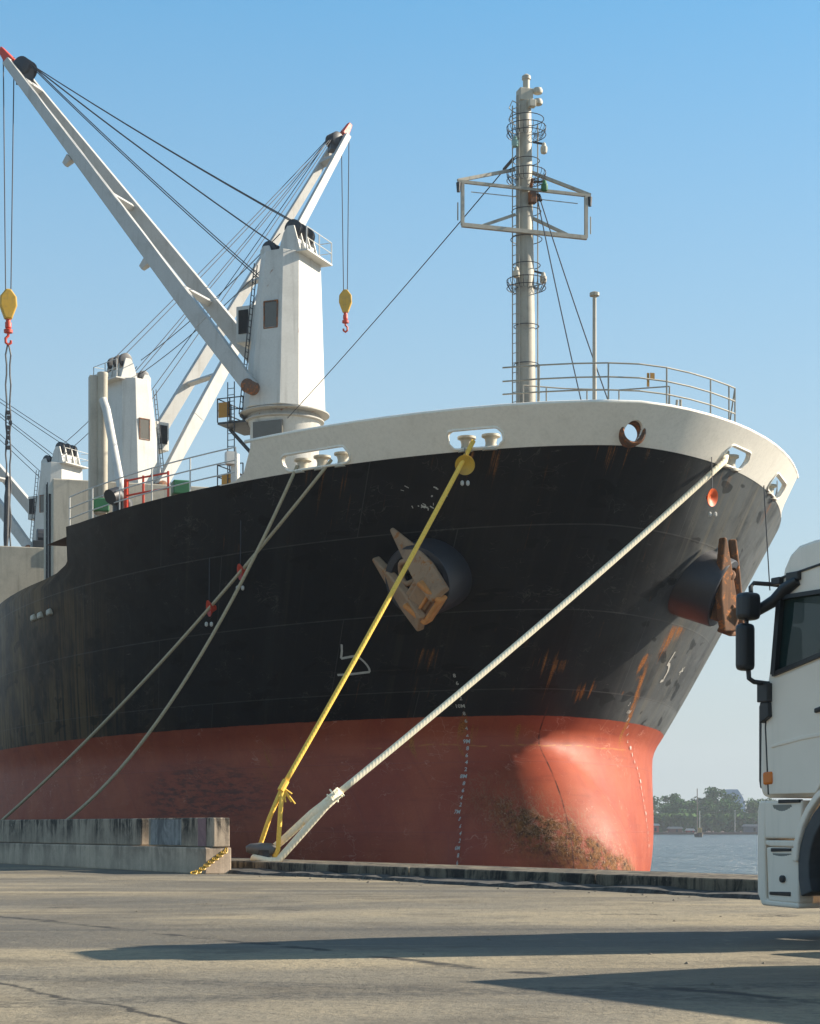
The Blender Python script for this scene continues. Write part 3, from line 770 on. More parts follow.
M_ring = paint('rust_edged_grey_paint', (.42, .40, .36), .6, rust=.38, grime=.4, streak=.3, scale=2)
# ------------------------------------------------------------------ deck cranes
def crane(bc, tc, zr, tipp, W=4.1, ch=.66, Ht=7.3, LH=2.9, window=True, hook_z=None, sling=False):
    tipv = Vector(tipp); ctr = Vector((bc, tc, zr))
    h = Vector((tipv.x-bc, tipv.y-tc, 0)).normalized(); sd = Vector((-h.y, h.x, 0))
    # choose sd towards the viewer (forward = -t)
    if sd.y > 0: sd = -sd
    M = frame(ctr, h, sd, (0, 0, 1))
    def oct(w, c, dx=0, dl=None):
        a = w/2; f = dx; dl = f if dl is None else dl
        return [(f, -a+c), (f, a-c), (f-c, a), (-dl+c, a), (-dl, a-c), (-dl, -a+c), (-dl+c, -a), (f-c, -a)]
    lo = oct(W, ch, LH/2); hi = oct(W*.82, ch*.85, LH*.22, LH*.46)
    vs = [(x, y, .15) for x, y in lo]+[(x, y, Ht) for x, y in hi]
    fs = [tuple(range(8))[::-1], tuple(range(8, 16))]+[(i, (i+1) % 8, 8+(i+1) % 8, 8+i) for i in range(8)]
    tw = MB().add(vs, fs, M).build('crane', M_crane, ship, bevel=.03)
    MB().lathe([(1.75, -.3), (1.85, -.26), (1.85, -.2), (1.7, -.16), (1.7, .0), (2.1, .06), (2.1, .12), (1.6, .14)], 40, M).build('slewing_ring', M_ring, tw, smooth='auto')
    MB().lathe([(1.6, -11.8), (1.6, -.5), (1.72, -.28), (1.72, -.2)], 36, M).build('pedestal', M_crane, tw, smooth='auto')
    MB().box((0, 1.66, -1.0), (1.5, .12, 1.0), M).build('pedestal_door', M_win, tw)
    # turret cheeks and sheaves on top
    def cheek(x0, x1, y, hh):
        pr = [(x0-.55, 0), (x0+.75, 0), (x0+.5, hh*.7), (x0+.3, hh), (x0-.2, hh)]
        return pr
    m = MB()
    for yy in (-.95, -.35, .35, .95):
        m.prism([(-1.35, Ht), (-.15, Ht), (-.45, Ht+.95), (-.65, Ht+1.25), (-1.0, Ht+1.25)], yy-.05, yy+.05, M @ frame((0, 0, 0), (1, 0, 0), (0, 0, 1), (0, -1, 0)))
        m.prism([(.05, Ht-.1), (.75, Ht-.1), (.75, Ht+.3), (.6, Ht+.48), (.3, Ht+.48)], yy-.05, yy+.05, M @ frame((0, 0, 0), (1, 0, 0), (0, 0, 1), (0, -1, 0)))
    m.box((-.75, 0, Ht+.35), (.7, 1.85, .7), M)
    m.build('turret', M_crane, tw, bevel=.02)
    for x, z, r in ((-.8, Ht+1.2, .42), (.45, Ht+.42, .36)):
        for yy in (-.65, 0, .65): MB().lathe([(r*.8, -.12), (r, -.1), (r*.85, -.04), (r*.85, .04), (r, .1), (r*.8, .12)], 20, M @ frame((x, yy, z), (1, 0, 0), (0, 0, 1), (0, 1, 0))).build('sheave', M_dark, tw, smooth='auto')
    # top platform with handrail at the back
    m = MB().box((-1.55, 0, Ht-.05), (.6, 2.6, .08), M)
    m.build('platform', M_crane, tw)
    m = MB()
    for z in (Ht+.5, Ht+1.0): m.tube([M @ Vector(p) for p in ((-1.1, -1.3, z), (-1.8, -1.3, z), (-1.8, 1.3, z))], .02, 6)
    for p in ((-1.8, -1.3), (-1.8, 0), (-1.8, 1.3)): m.tube([M @ Vector((*p, Ht)), M @ Vector((*p, Ht+1.0))], .03, 6)
    m.build('platform_rail', M_white, tw)
    # operator window on the near face, cab bay on the boom face
    fx = -.25; q = (4.4-.15)/(Ht-.15); yn = (W/2)*(1-q)+(W*.41)*q
    m = MB().box((fx, yn+.01, 4.3), (.62, .06, 1.15), M); m.build('window', M_win, tw, bevel=.02)
    m = MB().box((fx, yn+.02, 3.69), (.72, .08, .05), M).box((fx, yn+.02, 4.91), (.72, .08, .05), M).box((fx-.34, yn+.02, 4.3), (.05, .08, 1.2), M).box((fx+.34, yn+.02, 4.3), (.05, .08, 1.2), M); m.build('window_frame', M_rusty, tw)
    bay = MB().box((LH/2+.1, 0, 4.3), (1.0, 1.9, 1.7), M).build('cab', M_crane, tw, bevel=.04)
    m = MB().box((LH/2+.2, .97, 4.4), (.5, .05, 1.1), M).box((LH/2+.62, 0, 4.4), (.05, 1.5, 1.1), M); m.build('cab_window', M_black, tw)
    m = MB(); 
    for sgn in (-1, 1): m.tube([M @ Vector((LH/2+.15, 1.2+.28*(sgn+1)/2, 0)), M @ Vector((LH/2-.6, 1.1+.28*(sgn+1)/2, Ht-.4))], .025, 6)
    for k in range(24):
        f = k/24; m.tube([M @ Vector((LH/2+.15-.75*f, 1.2-.1*f, f*(Ht-.4))), M @ Vector((LH/2+.15-.75*f, 1.48-.1*f, f*(Ht-.4)))], .018, 5)
    m.build('crane_ladder', M_dark, tw)
    # access platforms below the ring on the boom side
    for zz in (-.2, -3.3):
        m = MB()
        m.box((2.2, -.2, zz-.05), (1.5, 2.6, .1), M)
        for z2 in (zz+.55, zz+1.1): m.tube([M @ Vector(p) for p in ((1.6, 1.1, z2), (2.95, 1.1, z2), (2.95, -1.5, z2), (1.6, -1.5, z2))], .028, 6)
        for p in ((1.6, 1.1), (2.3, 1.1), (2.95, 1.1), (2.95, -.2), (2.95, -1.5)): m.tube([M @ Vector((*p, zz)), M @ Vector((*p, zz+1.1))], .03, 6)
        m.beam(M @ Vector((2.9, 0, zz-.1)), M @ Vector((1.5, 0, zz-1.6)), .14, .14); m.build('access_platform', M_dark, tw)
    MB().box((2.6, 1.13, .35), (.55, .05, .7), M).build('amber_box', M_amber, tw); MB().box((2.3, 1.13, -2.9), (.8, .05, .5), M).build('amber_box', M_amber, tw)
    m = MB(); 
    for sgn in (0, .35): m.tube([M @ Vector((2.0+sgn, 1.2, -3.3)), M @ Vector((2.0+sgn, 1.2, 1.6))], .025, 6)
    for k in range(16): m.tube([M @ Vector((2.0, 1.2, -3.2+.3*k)), M @ Vector((2.35, 1.2, -3.2+.3*k))], .018, 5)
    m.build('platform_ladder', M_dark, tw)
    # boom: two girders meeting at the head
    piv = [M @ Vector((.55, s*(W/2+.28), .95)) for s in (1, -1)]
    head = [tipv+sd*s*.62 for s in (1, -1)]
    upv = (tipv-ctr).normalized().cross(sd); 
    if upv.z < 0: upv = -upv
    bm_ = MB()
    for p, q in zip(piv, head):
        k = p.lerp(q, .18)
        bm_.beam(p, k, .42, .66, .42, .8, up=upv); bm_.beam(k, q, .42, .8, .3, .42, up=upv)
    for f_, wd in ((.30, .2), (.58, .2), (.93, .3)):
        a = piv[0].lerp(head[0], f_); b = piv[1].lerp(head[1], f_); bm_.beam(a, b, wd, wd*1.6, up=upv)
    for f_ in (.38, .7):
        a = piv[0].lerp(head[0], f_); bm_.beam(a-upv*.30, a-upv*.78, .42, .4, .26, .26)
    boom = bm_.build('boom', M_boom, tw, bevel=.03)
    for p in piv: MB().lathe([(.2, -.4), (.32, -.34), (.32, .34), (.2, .4)], 18, frame(p, h, (0, 0, 1), sd)).build('boom_pivot', M_rusty, tw, smooth='auto')
    d = (tipv-ctr).normalized(); dirb = (head[0]+head[1]-piv[0]-piv[1]).normalized()
    MB().beam(tipv+dirb*.2, tipv+dirb*1.25, .55, .5, .3, .28, up=upv).build('boom_head', M_red, tw, bevel=.03)
    m = MB()
    for s in (-.3, 0, .3): m.lathe([(.45, -.1), (.5, -.06), (.42, 0), (.5, .06), (.45, .1)], 18, frame(tipv+sd*s+upv*.35-dirb*.6, dirb, upv, sd))
    m.box(tuple(tipv+upv*.1-dirb*.9), (.8, .8, .6)); m.build('head_sheave', M_dark, tw, smooth='auto')
    # luffing wires
    hd = tipv+upv*.7-dirb*.6
    for x, z, ys in ((-.8, Ht+1.55, (-.62, .62)), (.4, Ht+.75, (-.5, .3)), (.95, Ht-.9, (-.3, .75))):
        for y in ys: MB().tube(sag(hd+sd*y*.4, M @ Vector((x, y, z)), .15, 8), .026, 5).build('luffing_wire', M_wire, tw)
    # hoist wires, hook block
    if hook_z:
        a = tipv+dirb*.55; zb = hook_z
        hx = h*.16
        MB().tube([a+h*.3, Vector((a.x, a.y, zb+.6))+hx], .03, 5).build('hoist_wire', M_wire, tw); MB().tube([a-h*.35, Vector((a.x, a.y, zb+.6))-hx], .03, 5).build('hoist_wire', M_wire, tw)
        B = frame((a.x, a.y, zb), (h+sd*.9).normalized(), (sd-h*.9).normalized(), (0, 0, 1))
        pr = [(-.18, -.78), (.18, -.78), (.43, -.1), (.40, .35), (.12, .72), (-.12, .72), (-.40, .35), (-.43, -.1)]
        MB().prism(pr, -.2, .2, B @ frame((0, 0, 0), (1, 0, 0), (0, 0, 1), (0, -1, 0))).build('hook_block', M_yell, tw, bevel=.07)
        m = MB().lathe([(.1, -1.25), (.16, -1.2), (.16, -.95), (.12, -.9), (.12, -.75)], 12, B).lathe([(.22, -1.45), (.22, -1.3), (.12, -1.25)], 12, B)
        m.tube([B @ Vector(p) for p in ((0, 0, -1.4), (0, 0, -1.6), (.13, 0, -1.74), (.12, 0, -1.95), (0, 0, -2.05), (-.13, 0, -1.95), (-.13, 0, -1.83))], .07, 8)
        m.build('hook', M_red, tw, smooth='auto')
        if sling:
            m = MB(); e = B @ Vector((0, 0, -2.05))
            for s in (-1, 1):
                pts = [e+Vector((s*.03, 0, 0))]
                for k in range(1, 22): pts.append(e+Vector((s*(.10+.03*math.sin(k*1.9)), .0, -.5*k)))
                m.tube(pts, .045, 6)
            for k in range(8): m.box(tuple(e+Vector((random.uniform(-.12, .12), 0, -3.4-.25*k))), (.16, .12, .2))
            m.tube([e+Vector((0, 0, -6.6)), e+Vector((-.05, 0, -7.6)), e+Vector((-.1, 0, -9.6)), e+Vector((-.15, 0, -11.2))], [.06, .15, .14, .03], 10)
            m.tube([e+Vector((.0, 0, -11)), e+Vector((.0, 0, -15))], .02, 5)
            m.build('sling_chain', M_dark, tw)
    return tw
def ship_at(pxx, pyy, Y):
    X = (pxx-410)*Y/1800; dx, dy = X-P0[0], Y-P0[1]; c, s_ = math.cos(AL), math.sin(AL)
    return (dx*c+dy*s_, -dx*s_+dy*c, 1.05+(827-pyy)*Y/1800-WZ)
crane(.68, 34.6, 25.75, ship_at(14, 66, 90.0), hook_z=6.64+(827-303)*90/1800, sling=True)
crane(-2.75, 60.24, 25.75, ship_at(342, 138, 118.0), hook_z=6.64+(827-300)*118/1800)
crane(-4.34, 86.35, 25.75, ship_at(-140, 310, 142.0))
m = MB()
for z in (34.2, 33.4): m.tube(sag((.4, 34.3, z), (-2.2, 60, z+.3), .3, 8), .025, 5); m.tube(sag((-2.4, 60.4, z), (-4.2, 86, z+.3), .3, 8), .025, 5)
m.build('crane_stay', M_wire, ship)
# little lead at the far left of the black side
m = MB()
for tt in (14.6, 15.6, 16.4): m.box(tuple(HP(-1, tt, 13.93, .0)), (.2, .5, .22), rz=.1)
m.build('side_chock', M_beige, ship, bevel=.06)

# ------------------------------------------------------------------ ground, quay, water
def concrete(name, base, dark, stain=.6, topstain=None, scale=1.0, lichen=0.0):
    n = N(name); o = n.tc.outputs['Object']; X, Y, Z = n.sep(o)
    big = n.noise(o, 1.1*scale, 6, .65); run = n.noise(n.mapping(o, (1.0, 1.0, .45)), 1.15*scale, 7, .72, .8); fine = n.noise(o, 28, 5, .65)
    c = n.mix(n.ramp(big, .3, .7), base, tuple(x*.72 for x in base))
    drp = n.noise(n.mapping(o, (5.5, 5.5, .28)), 1.0, 6, .75); rr_ = n.math('ADD', n.math('MULTIPLY', run, .62), n.math('MULTIPLY', drp, .38))
    s = n.math('MULTIPLY', n.ramp(rr_, .43, .57), stain)
    if topstain: s = n.math('MULTIPLY', s, n.ramp(n.math('ADD', Z, n.math('MULTIPLY', n.math('SUBTRACT', big, .5), .5)), topstain[0], topstain[1], True, .25, 1.25), clamp=True)
    c = n.mix(s, c, dark)
    if lichen: c = n.mix(n.math('MULTIPLY', n.ramp(n.noise(o, 5, 6, .75), .6, .68), lichen), c, (.42, .40, .34))
    c = n.mix(n.math('MULTIPLY', n.ramp(fine, .4, .75), .35), c, tuple(x*.45 for x in base))
    nb = n.bump(fine, .35, .012); nb = n.bump(n.noise(o, 4, 5, .6), .3, .03, nb)
    return n.out(c, .9, 0, nb)
def ground_material():
    n = N('worn_concrete_apron'); o = n.tc.outputs['Object']; X, Y, Z = n.sep(o)
    big = n.noise(o, .16, 5, .6, .3); mid = n.noise(o, .8, 6, .65); fine = n.noise(o, 40, 5, .7); grit = n.noise(o, 9, 6, .7)
    lane = n.noise(n.mapping(o, (.07, .20, 1), (0, 0, 0), (0, 0, R(-25))), 1.0, 8, .62, 1.0)
    lane2 = n.noise(n.mapping(o, (.05, .9, 1), (4, 2, 0), (0, 0, R(24))), 1.0, 6, .62, 1.0)
    c = n.mix(n.ramp(big, .40, .60), (.335, .28, .185), (.21, .188, .145))
    c = n.mix(n.math('MULTIPLY', n.ramp(lane, .42, .6), .75), c, (.088, .083, .074))
    c = n.mix(n.math('MULTIPLY', n.ramp(lane2, .60, .66), .45), c, (.34, .28, .18))
    c = n.mix(n.math('MULTIPLY', n.ramp(mid, .5, .66), .55), c, (.088, .075, .057))
    c = n.mix(n.math('MULTIPLY', n.ramp(grit, .48, .60), .35), c, (.11, .094, .07)); g2 = n.noise(n.mapping(o, (1, 1, 1), (3, 7, 0)), 4.5, 7, .75)
    c = n.mix(n.math('MULTIPLY', n.ramp(g2, .56, .66), .5), c, (.33, .275, .18))
    # tyre arcs
    w1 = n.math('ABSOLUTE', n.math('SUBTRACT', n.math('SQRT', n.math('ADD', n.math('POWER', n.math('SUBTRACT', X, 9), 2), n.math('POWER', n.math('ADD', Y, 24), 2))), 36.5))
    w2 = n.math('ABSOLUTE', n.math('SUBTRACT', n.math('SQRT', n.math('ADD', n.math('POWER', n.math('ADD', X, 14), 2), n.math('POWER', n.math('ADD', Y, 30), 2))), 44.0))
    w3 = n.math('ABSOLUTE', n.math('SUBTRACT', n.math('SQRT', n.math('ADD', n.math('POWER', n.math('SUBTRACT', X, 2), 2), n.math('POWER', n.math('ADD', Y, 60), 2))), 78.5))
    tr = n.math('MAXIMUM', n.math('MAXIMUM', n.ramp(w1, .32, .12), n.ramp(w2, .3, .1)), n.ramp(w3, .35, .1))
    c = n.mix(n.math('MULTIPLY', n.math('MULTIPLY', tr, n.ramp(grit, .35, .6)), .6), c, (.05, .047, .044))
    # ragged long crack with spalled edge
    wob = n.math('MULTIPLY', n.math('SUBTRACT', n.noise(o, .7, 6, .7), .5), 1.3)
    cl = n.math('ABSOLUTE', n.math('ADD', n.math('SUBTRACT', Y, n.math('SUBTRACT', 14.2, n.math('MULTIPLY', X, 1.44))), wob))
    crack = n.math('MULTIPLY', n.ramp(cl, .22, .05), n.ramp(n.noise(o, 1.3, 4, .6), .42, .52))
    cl2 = n.math('ABSOLUTE', n.math('ADD', n.math('SUBTRACT', Y, n.math('SUBTRACT', 7.8, n.math('MULTIPLY', X, 1.55))), wob))
    crack = n.math('MAXIMUM', crack, n.math('MULTIPLY', n.ramp(cl2, .10, .02), n.ramp(mid, .4, .5)))
    cl3 = n.math('ABSOLUTE', n.math('ADD', n.math('SUBTRACT', Y, n.math('ADD', 22.3, n.math('MULTIPLY', X, -.25))), wob))
    crack = n.math('MAXIMUM', crack, n.math('MULTIPLY', n.math('MULTIPLY', n.ramp(cl3, .30, .06), n.ramp(grit, .45, .55)), n.ramp(mid, .5, .6)))
    c = n.mix(n.math('MULTIPLY', crack, .95), c, (.03, .027, .024))
    pit = n.voro(o, 3.2); pits = n.math('MULTIPLY', n.ramp(pit, .10, .05), n.ramp(n.noise(o, .5, 3), .5, .6))
    c = n.mix(n.math('MULTIPLY', pits, .7), c, (.06, .052, .045))
    st = n.ramp(n.noise(n.mapping(o, (.35, 1.1, 1), (9, 3, 0)), .8, 5, .6), .62, .75); c = n.mix(n.math('MULTIPLY', st, .45), c, (.06, .052, .044))
    c = n.mix(n.math('MULTIPLY', n.ramp(fine, .35, .75), .4), c, (.08, .07, .056))
    rg = n.ramp(lane, .3, .7, False, .93, .72)
    nb = n.bump(fine, .6, .012); nb = n.bump(grit, .6, .05, nb); nb = n.bump(crack, -.6, .03, nb); nb = n.bump(mid, .4, .05, nb)
    return n.out(c, rg, 0, nb, .35)
M_ground = ground_material()
M_kerb = concrete('black_stained_kerb_concrete', (.20, .165, .115), (.009, .008, .007), 1.0, None, 1.6, .35)
M_barr = concrete('weather_stained_concrete', (.62, .48, .35), (.035, .028, .022), .95, (.2, 1.15), 1.0, .2)
M_barr2 = concrete('grimy_barrier_concrete', (.45, .355, .26), (.026, .022, .017), 1.0, (.5, 1.3), 1.2, .25)
M_pale = concrete('whitewashed_concrete', (.36, .35, .33), (.08, .08, .08), .8, None, 1.6, .1)
M_pink = plain('faded_pink_paint', (.35, .20, .20), .9, var=.6)
QD = Vector((-.525, .851, 0)); QN = Vector((.851, .525, 0))      # along the quay (left, away) and towards the water
K0 = Vector((5.20, 27.0, 0))                                       # foot of the kerb face
def q(a, n_, z): v = K0+QD*a+QN*n_; return (v.x, v.y, z)
MQ = frame(K0, QD, QN, (0, 0, 1))
MB().add([q(-140, .3, 0), q(160, .3, 0), q(160, -150, 0), q(-140, -150, 0)], [(0, 1, 2, 3)]).build('ground', M_ground, None)
tag(bpy.data.objects['ground'], kind='structure')
# kerb, low step and quay cope
KH = .26
kb = MB()
rk = random.Random(3); a = -140
seg = []
while a < 160:
    seg.append((a, a+5.95)); a += 6
for a0, a1 in seg:
    kb.add([(a0, 0, -.2), (a1, 0, -.2), (a1, .42, -.2), (a0, .42, -.2), (a0, .0, KH), (a1, .0, KH), (a1, .42, KH), (a0, .42, KH)],
           [(3,2,1,0),(4,5,6,7),(0,1,5,4),(1,2,6,5),(2,3,7,6),(3,0,4,7)], MQ)
kerb = kb.build('quay_kerb', M_kerb, None, bevel=.03); tag(kerb, kind='structure')
lw = MB(); vs = []; fs = []; n_ = 420; a = -60
for i in range(n_+1):
    aa = -60+i*.4; ed = -.62+.16*math.sin(aa*.7)+rk.uniform(-.10, .10); h = .055+rk.uniform(-.02, .03)
    vs += [(aa, ed, .001), (aa, ed+.05, h), (aa, -.004, h+.03)]
for i in range(n_): fs += [(3*i, 3*i+3, 3*i+4, 3*i+1), (3*i+1, 3*i+4, 3*i+5, 3*i+2)]
lw.add(vs, fs, MQ).build('kerb_rubble_strip', concrete('dark_rubble', (.10, .095, .085), (.02, .02, .02), .9, None, 3), None, smooth=False)
tag(bpy.data.objects['kerb_rubble_strip'], kind='structure')
MB().box((10, 1.2, -1.45), (300, 2.4, 2.75), MQ).box((10, 1.44, .09), (300, 2.0, .30), MQ).build('quay_wall', M_kerb, None); tag(bpy.data.objects['quay_wall'], kind='structure')
def water_material():
    n = N('river_water'); o = n.tc.outputs['Object']
    a = n.noise(n.mapping(o, (.45, .45, 1), (0, 0, 0), (0, 0, .3)), 1.0, 5, .7); b = n.noise(n.mapping(o, (.10, .05, 1)), 1.0, 4, .6)
    nb = n.bump(a, 1.0, 2.0); nb = n.bump(b, 1.0, 3.0, nb)
    c = n.mix(b, (.03, .05, .06), (.05, .075, .085))
    return n.out(c, .22, 0, nb, .5)
MB().add([(-880, -15, -2.1), (880, -15, -2.1), (880, 1080, -2.1), (-880, 1080, -2.1)], [(0, 1, 2, 3)]).build('river_water', water_material(), None)
tag(bpy.data.objects['river_water'], kind='structure')

rd = random.Random(21); m = MB()
for i in range(190):
    a_ = rd.uniform(-14, 24); n_ = -rd.random()**1.8*20-.5
    if rd.random() < .35: n_ = -rd.uniform(.5, 1.6)
    x, y, z = q(a_, n_, 0); sz = rd.uniform(.008, .03)*(1.5 if n_ > -1.6 else 1)
    vs = [(x+sz*rd.uniform(.6, 1.3)*math.cos(k*1.257), y+sz*rd.uniform(.6, 1.3)*math.sin(k*1.257), .001) for k in range(5)]
    vs.append((x, y, sz*rd.uniform(.35, .8)))
    m.add(vs, [(k, (k+1) % 5, 5) for k in range(5)])
tag(m.build('loose_stones', plain('stone_litter', (.20, .17, .13), .9, var=.6), None), kind='stuff')

# ------------------------------------------------------------------ concrete barrier on the quay
B0 = Vector((-4.58, 40.2, 0)); BM_ = frame(B0, QD, QN, (0, 0, 1))
lo = MB(); lo.box((12.2, .33, .29), (24.4, .66, .60), BM_)
lo = lo.build('concrete_plinth', M_barr, None, bevel=.03); tag(lo, 'long low stained concrete plinth under the barrier blocks at the quay edge', 'concrete plinth')
u1 = MB().box((14.3, .42, .93), (20.4, .40, .66), BM_).build('barrier_block', M_barr2, None, bevel=.03)
tag(u1, 'long black stained concrete barrier block on the left of the plinth', 'barrier block', 'concrete barrier blocks on the quay')
u2 = MB().box((1.78, .40, .93), (3.62, .42, .665), BM_).build('barrier_block', M_barr2, None, bevel=.03)
tag(u2, 'short concrete barrier block with a whitewashed patch and a pink band', 'barrier block', 'concrete barrier blocks on the quay')
MB().box((2.55, .187, .93), (1.75, .012, .60), BM_).build('whitewash_patch', M_pale, u2)
MB().box((.55, .187, .93), (.42, .012, .63), BM_).build('pink_band', M_pink, u2)

ch = MB(); rc = random.Random(4)
for k in range(16):
    p = Vector(BM_ @ Vector((-.05-.004*k, .50-.055*k, max(.03, .52-.036*k))))
    tl = [p+Vector((.07*math.cos(a*math.pi/4)*(1 if k % 2 else .4), .05*math.sin(a*math.pi/4), .06*math.sin(a*math.pi/4)*(.5 if k % 2 else 1))) for a in range(8)]
    ch.tube(tl, .016, 5, closed=True)
tag(ch.build('marker_chain', M_yell, None), 'yellow chain hanging at the right corner of the concrete plinth', 'chain')

# ------------------------------------------------------------------ bollard, mooring ropes, rat guards
bp = Vector((-3.40, 42.0, .23))
bol = empty('mooring_bollard', bp); tag(bol, 'grey iron mooring bollard with a flat horn holding the yellow and white ropes', 'bollard')
MB().lathe([(.30, 0), (.30, .03), (.2, .06), (.17, .2), (.19, .28)], 20).build('bollard_stem', M_dark, bol, smooth='auto')
m = MB(); m.tube([(-.42, -.02, .30), (-.33, 0, .315), (-.1, 0, .31), (.15, 0, .3), (.3, 0, .28)], [.07, .12, .15, .15, .09], 14)
m.build('bollard_horn', plain('worn_iron', (.16, .155, .15), .55, .3), bol, smooth='auto')
def rope_material(name, col, dark):
    n = N(name); o = n.tc.outputs['Object']; uv = n.tc.outputs['UV']
    U, V, _ = n.sep(uv)
    tw = n.math('SINE', n.math('ADD', n.math('MULTIPLY', V, 60), n.math('MULTIPLY', U, 6.283*3)))
    f = n.noise(o, 18, 4, .6)
    c = n.mix(n.math('MULTIPLY', n.ramp(tw, -.2, -1.0), .1), col, dark); c = n.mix(n.math('MULTIPLY', n.ramp(f, .45, .75), .45), c, dark)
    return n.out(c, .85, 0, n.bump(tw, .2, .008))
def rope(name, pts, r, mat, parent=None, n=10):
    m = MB(); m.tube(pts, r, n); o = m.build(name, mat, parent, smooth=True)
    me = o.data; ul = me.uv_layers.new(name='UVMap'); L = [0]
    for a, b in zip(pts, pts[1:]): L.append(L[-1]+(Vector(b)-Vector(a)).length)
    for l in me.loops:
        vi = l.vertex_index; ul.data[l.index].uv = ((vi % n)/n, L[min(vi//n, len(L)-1)])
    return o
M_ry = rope_material('yellow_rope', (.95, .60, .10), (.62, .36, .05))
M_rw = rope_material('off_white_rope', (.92, .82, .60), (.70, .60, .42))
M_rg = rope_material('grey_rope', (.46, .39, .26), (.20, .165, .11))
# the bitter ends sit in the fairleads
yA = ship_to_world(HP(-1, -4.62, 16.30, -.1)); wA = ship_to_world(HP(1, -4.62, 16.36, -.2)); wB = ship_to_world(HP(1, -4.9, 16.27, .16))
split = Vector((-2.97, 41.95, 1.98)); splw = Vector((-1.72, 41.9, 1.80))
yr = rope('mooring_rope', sag(yA, split, .10, 20), .060, M_ry); tag(yr, 'taut yellow mooring rope from the bow down to the bollard', 'rope', 'mooring ropes')
rope('rope_eye', [split, split.lerp(bp+Vector((-.1, .12, .3)), .5)+Vector((-.05, 0, 0)), bp+Vector((-.16, .14, .25)), bp+Vector((0, .24, .18)), bp+Vector((.24, .12, .12)), bp+Vector((.25, -.1, .10)), bp+Vector((.33, -.14, .3)), split.lerp(bp+Vector((.3, -.1, .3)), .35), split], .055, M_ry, yr)
m = MB(); dn = (yA-split).normalized()
m.tube([split+dn*.18, split-dn*.1], .085, 10)
for k in range(5): m.tube([split, split+Vector((random.uniform(.05, .3), 0, -random.uniform(.15, .4)))], .02, 5)
m.build('rope_lashing', M_ry, yr)
wr = rope('mooring_rope', [wA]+sag(wB, splw, .12, 24), .076, M_rw); tag(wr, 'thick white mooring rope rising right from the bollard to the bow', 'rope', 'mooring ropes')
e1 = bp+Vector((.05, .2, .20)); e2 = bp+Vector((.34, -.12, .05))
rope('rope_eye', [splw, splw.lerp(e1, .35)+Vector((.0, 0, .05)), splw.lerp(e1, .75), e1, bp+Vector((-.22, .2, .15)), bp+Vector((-.24, -.1, .1)), bp+Vector((.1, -.25, .03)), e2, splw.lerp(e2, .6), splw.lerp(e2, .25), splw], .088, M_rw, wr)
rope('rope_splice', [splw+(wA-splw).normalized()*.15, splw.lerp(bp, .15), splw.lerp(bp+Vector((.3, 0, .2)), .5)], [.12, .13, .10], M_rw, wr)
m = MB(); dn = (wA-splw).normalized()
for k in range(16):
    p = splw+dn*random.uniform(-.2, .15); m.tube([p, p+Vector((random.uniform(-.25, .2), random.uniform(-.15, .15), random.uniform(-.2, .15)))], .022, 5)
m.build('rope_lashing', M_rw, wr)
# two grey ropes aft to bollards behind the barrier
g1 = ship_to_world(HP(-1, -.6, 16.25, -.1)); g2 = ship_to_world(HP(-1, -1.55, 16.25, -.1))
gA = rope('mooring_rope', sag(g2, (-13.1, 56.0, .9), .5, 22), .047, M_rg); tag(gA, 'grey mooring rope running straightest to the far left, with two red rat guards', 'rope', 'mooring ropes')
gB = rope('mooring_rope', sag(g1, (-10.25, 51.3, .9), 1.35, 24), .047, M_rg); tag(gB, 'slack grey mooring rope sagging below the one with red rat guards', 'rope', 'mooring ropes')
for nm, p, lb in (('mooring_bollard', (-13.2, 56.1, .23), 'far iron bollard hidden behind the left end of the barrier'), ('mooring_bollard', (-10.3, 51.4, .23), 'iron bollard hidden behind the middle of the barrier')):
    b_ = empty(nm, p); tag(b_, lb, 'bollard')
    MB().lathe([(.30, 0), (.30, .03), (.2, .06), (.17, .5), (.26, .62), (.24, .75), (.1, .8)], 20).build('bollard_stem', M_dark, b_, smooth='auto')
def rat_guard(pt, dr, r, mat, label, cat='rat guard', group='rat guards on the mooring ropes', cord=1.2, cone=.15, face=None):
    e = empty('rat_guard', pt); tag(e, label, cat, group)
    zz = Vector(face if face else dr).normalized(); xx = zz.cross(Vector((0, 0, 1))).normalized(); yy = xx.cross(zz)
    M = frame((0, 0, 0), xx, -yy, zz)
    MB().lathe([(.06, -cone), (r*.55, -cone*.4), (r, .0), (r, .02), (r*.5, .02-cone*.3), (.06, .03-cone*.6)], 28, M).build('guard_disc', mat, e, smooth='auto')
    MB().tube([(0, 0, r*.9), (0, .1, r+cord)], .012, 5).build('guard_cord', M_wire, e)
    m = MB()
    for s in (-.07, .07): m.lathe([(.02, -.06), (.045, -.03), (.045, .04), (.02, .07)], 8, Matrix.Translation((s, -.05, -r-.22)))
    m.build('cord_weight', M_mark, e)
dy_ = (split-yA).normalized(); rat_guard(yA+dy_*.78+Vector((.12, 0, 0)), dy_, .25, M_yell, 'round yellow rat guard disc at the top of the yellow rope', cord=.2, face=(-.1, -1, -.35))
def along(pts_a, pts_b, drop, f): a, b = Vector(pts_a), Vector(pts_b); return a.lerp(b, f)-Vector((0, 0, drop*4*f*(1-f)))
for f, lb in ((.235, 'small red rat guard on the grey rope, the higher of its two'), (.32, 'small red rat guard on the grey rope, the lower of its two')):
    rat_guard(along(g2, (-13.1, 56.0, .9), .5, f), (Vector((-13.1, 56.0, .9))-g2).normalized(), .23, M_red, lb, cone=.2, cord=1.2, face=(-.92, -.36, -.15))
dw = (splw-wA).normalized()
M_orange = plain('orange_guard_paint', (.80, .12, .02), .5); plain_guard_r = .23
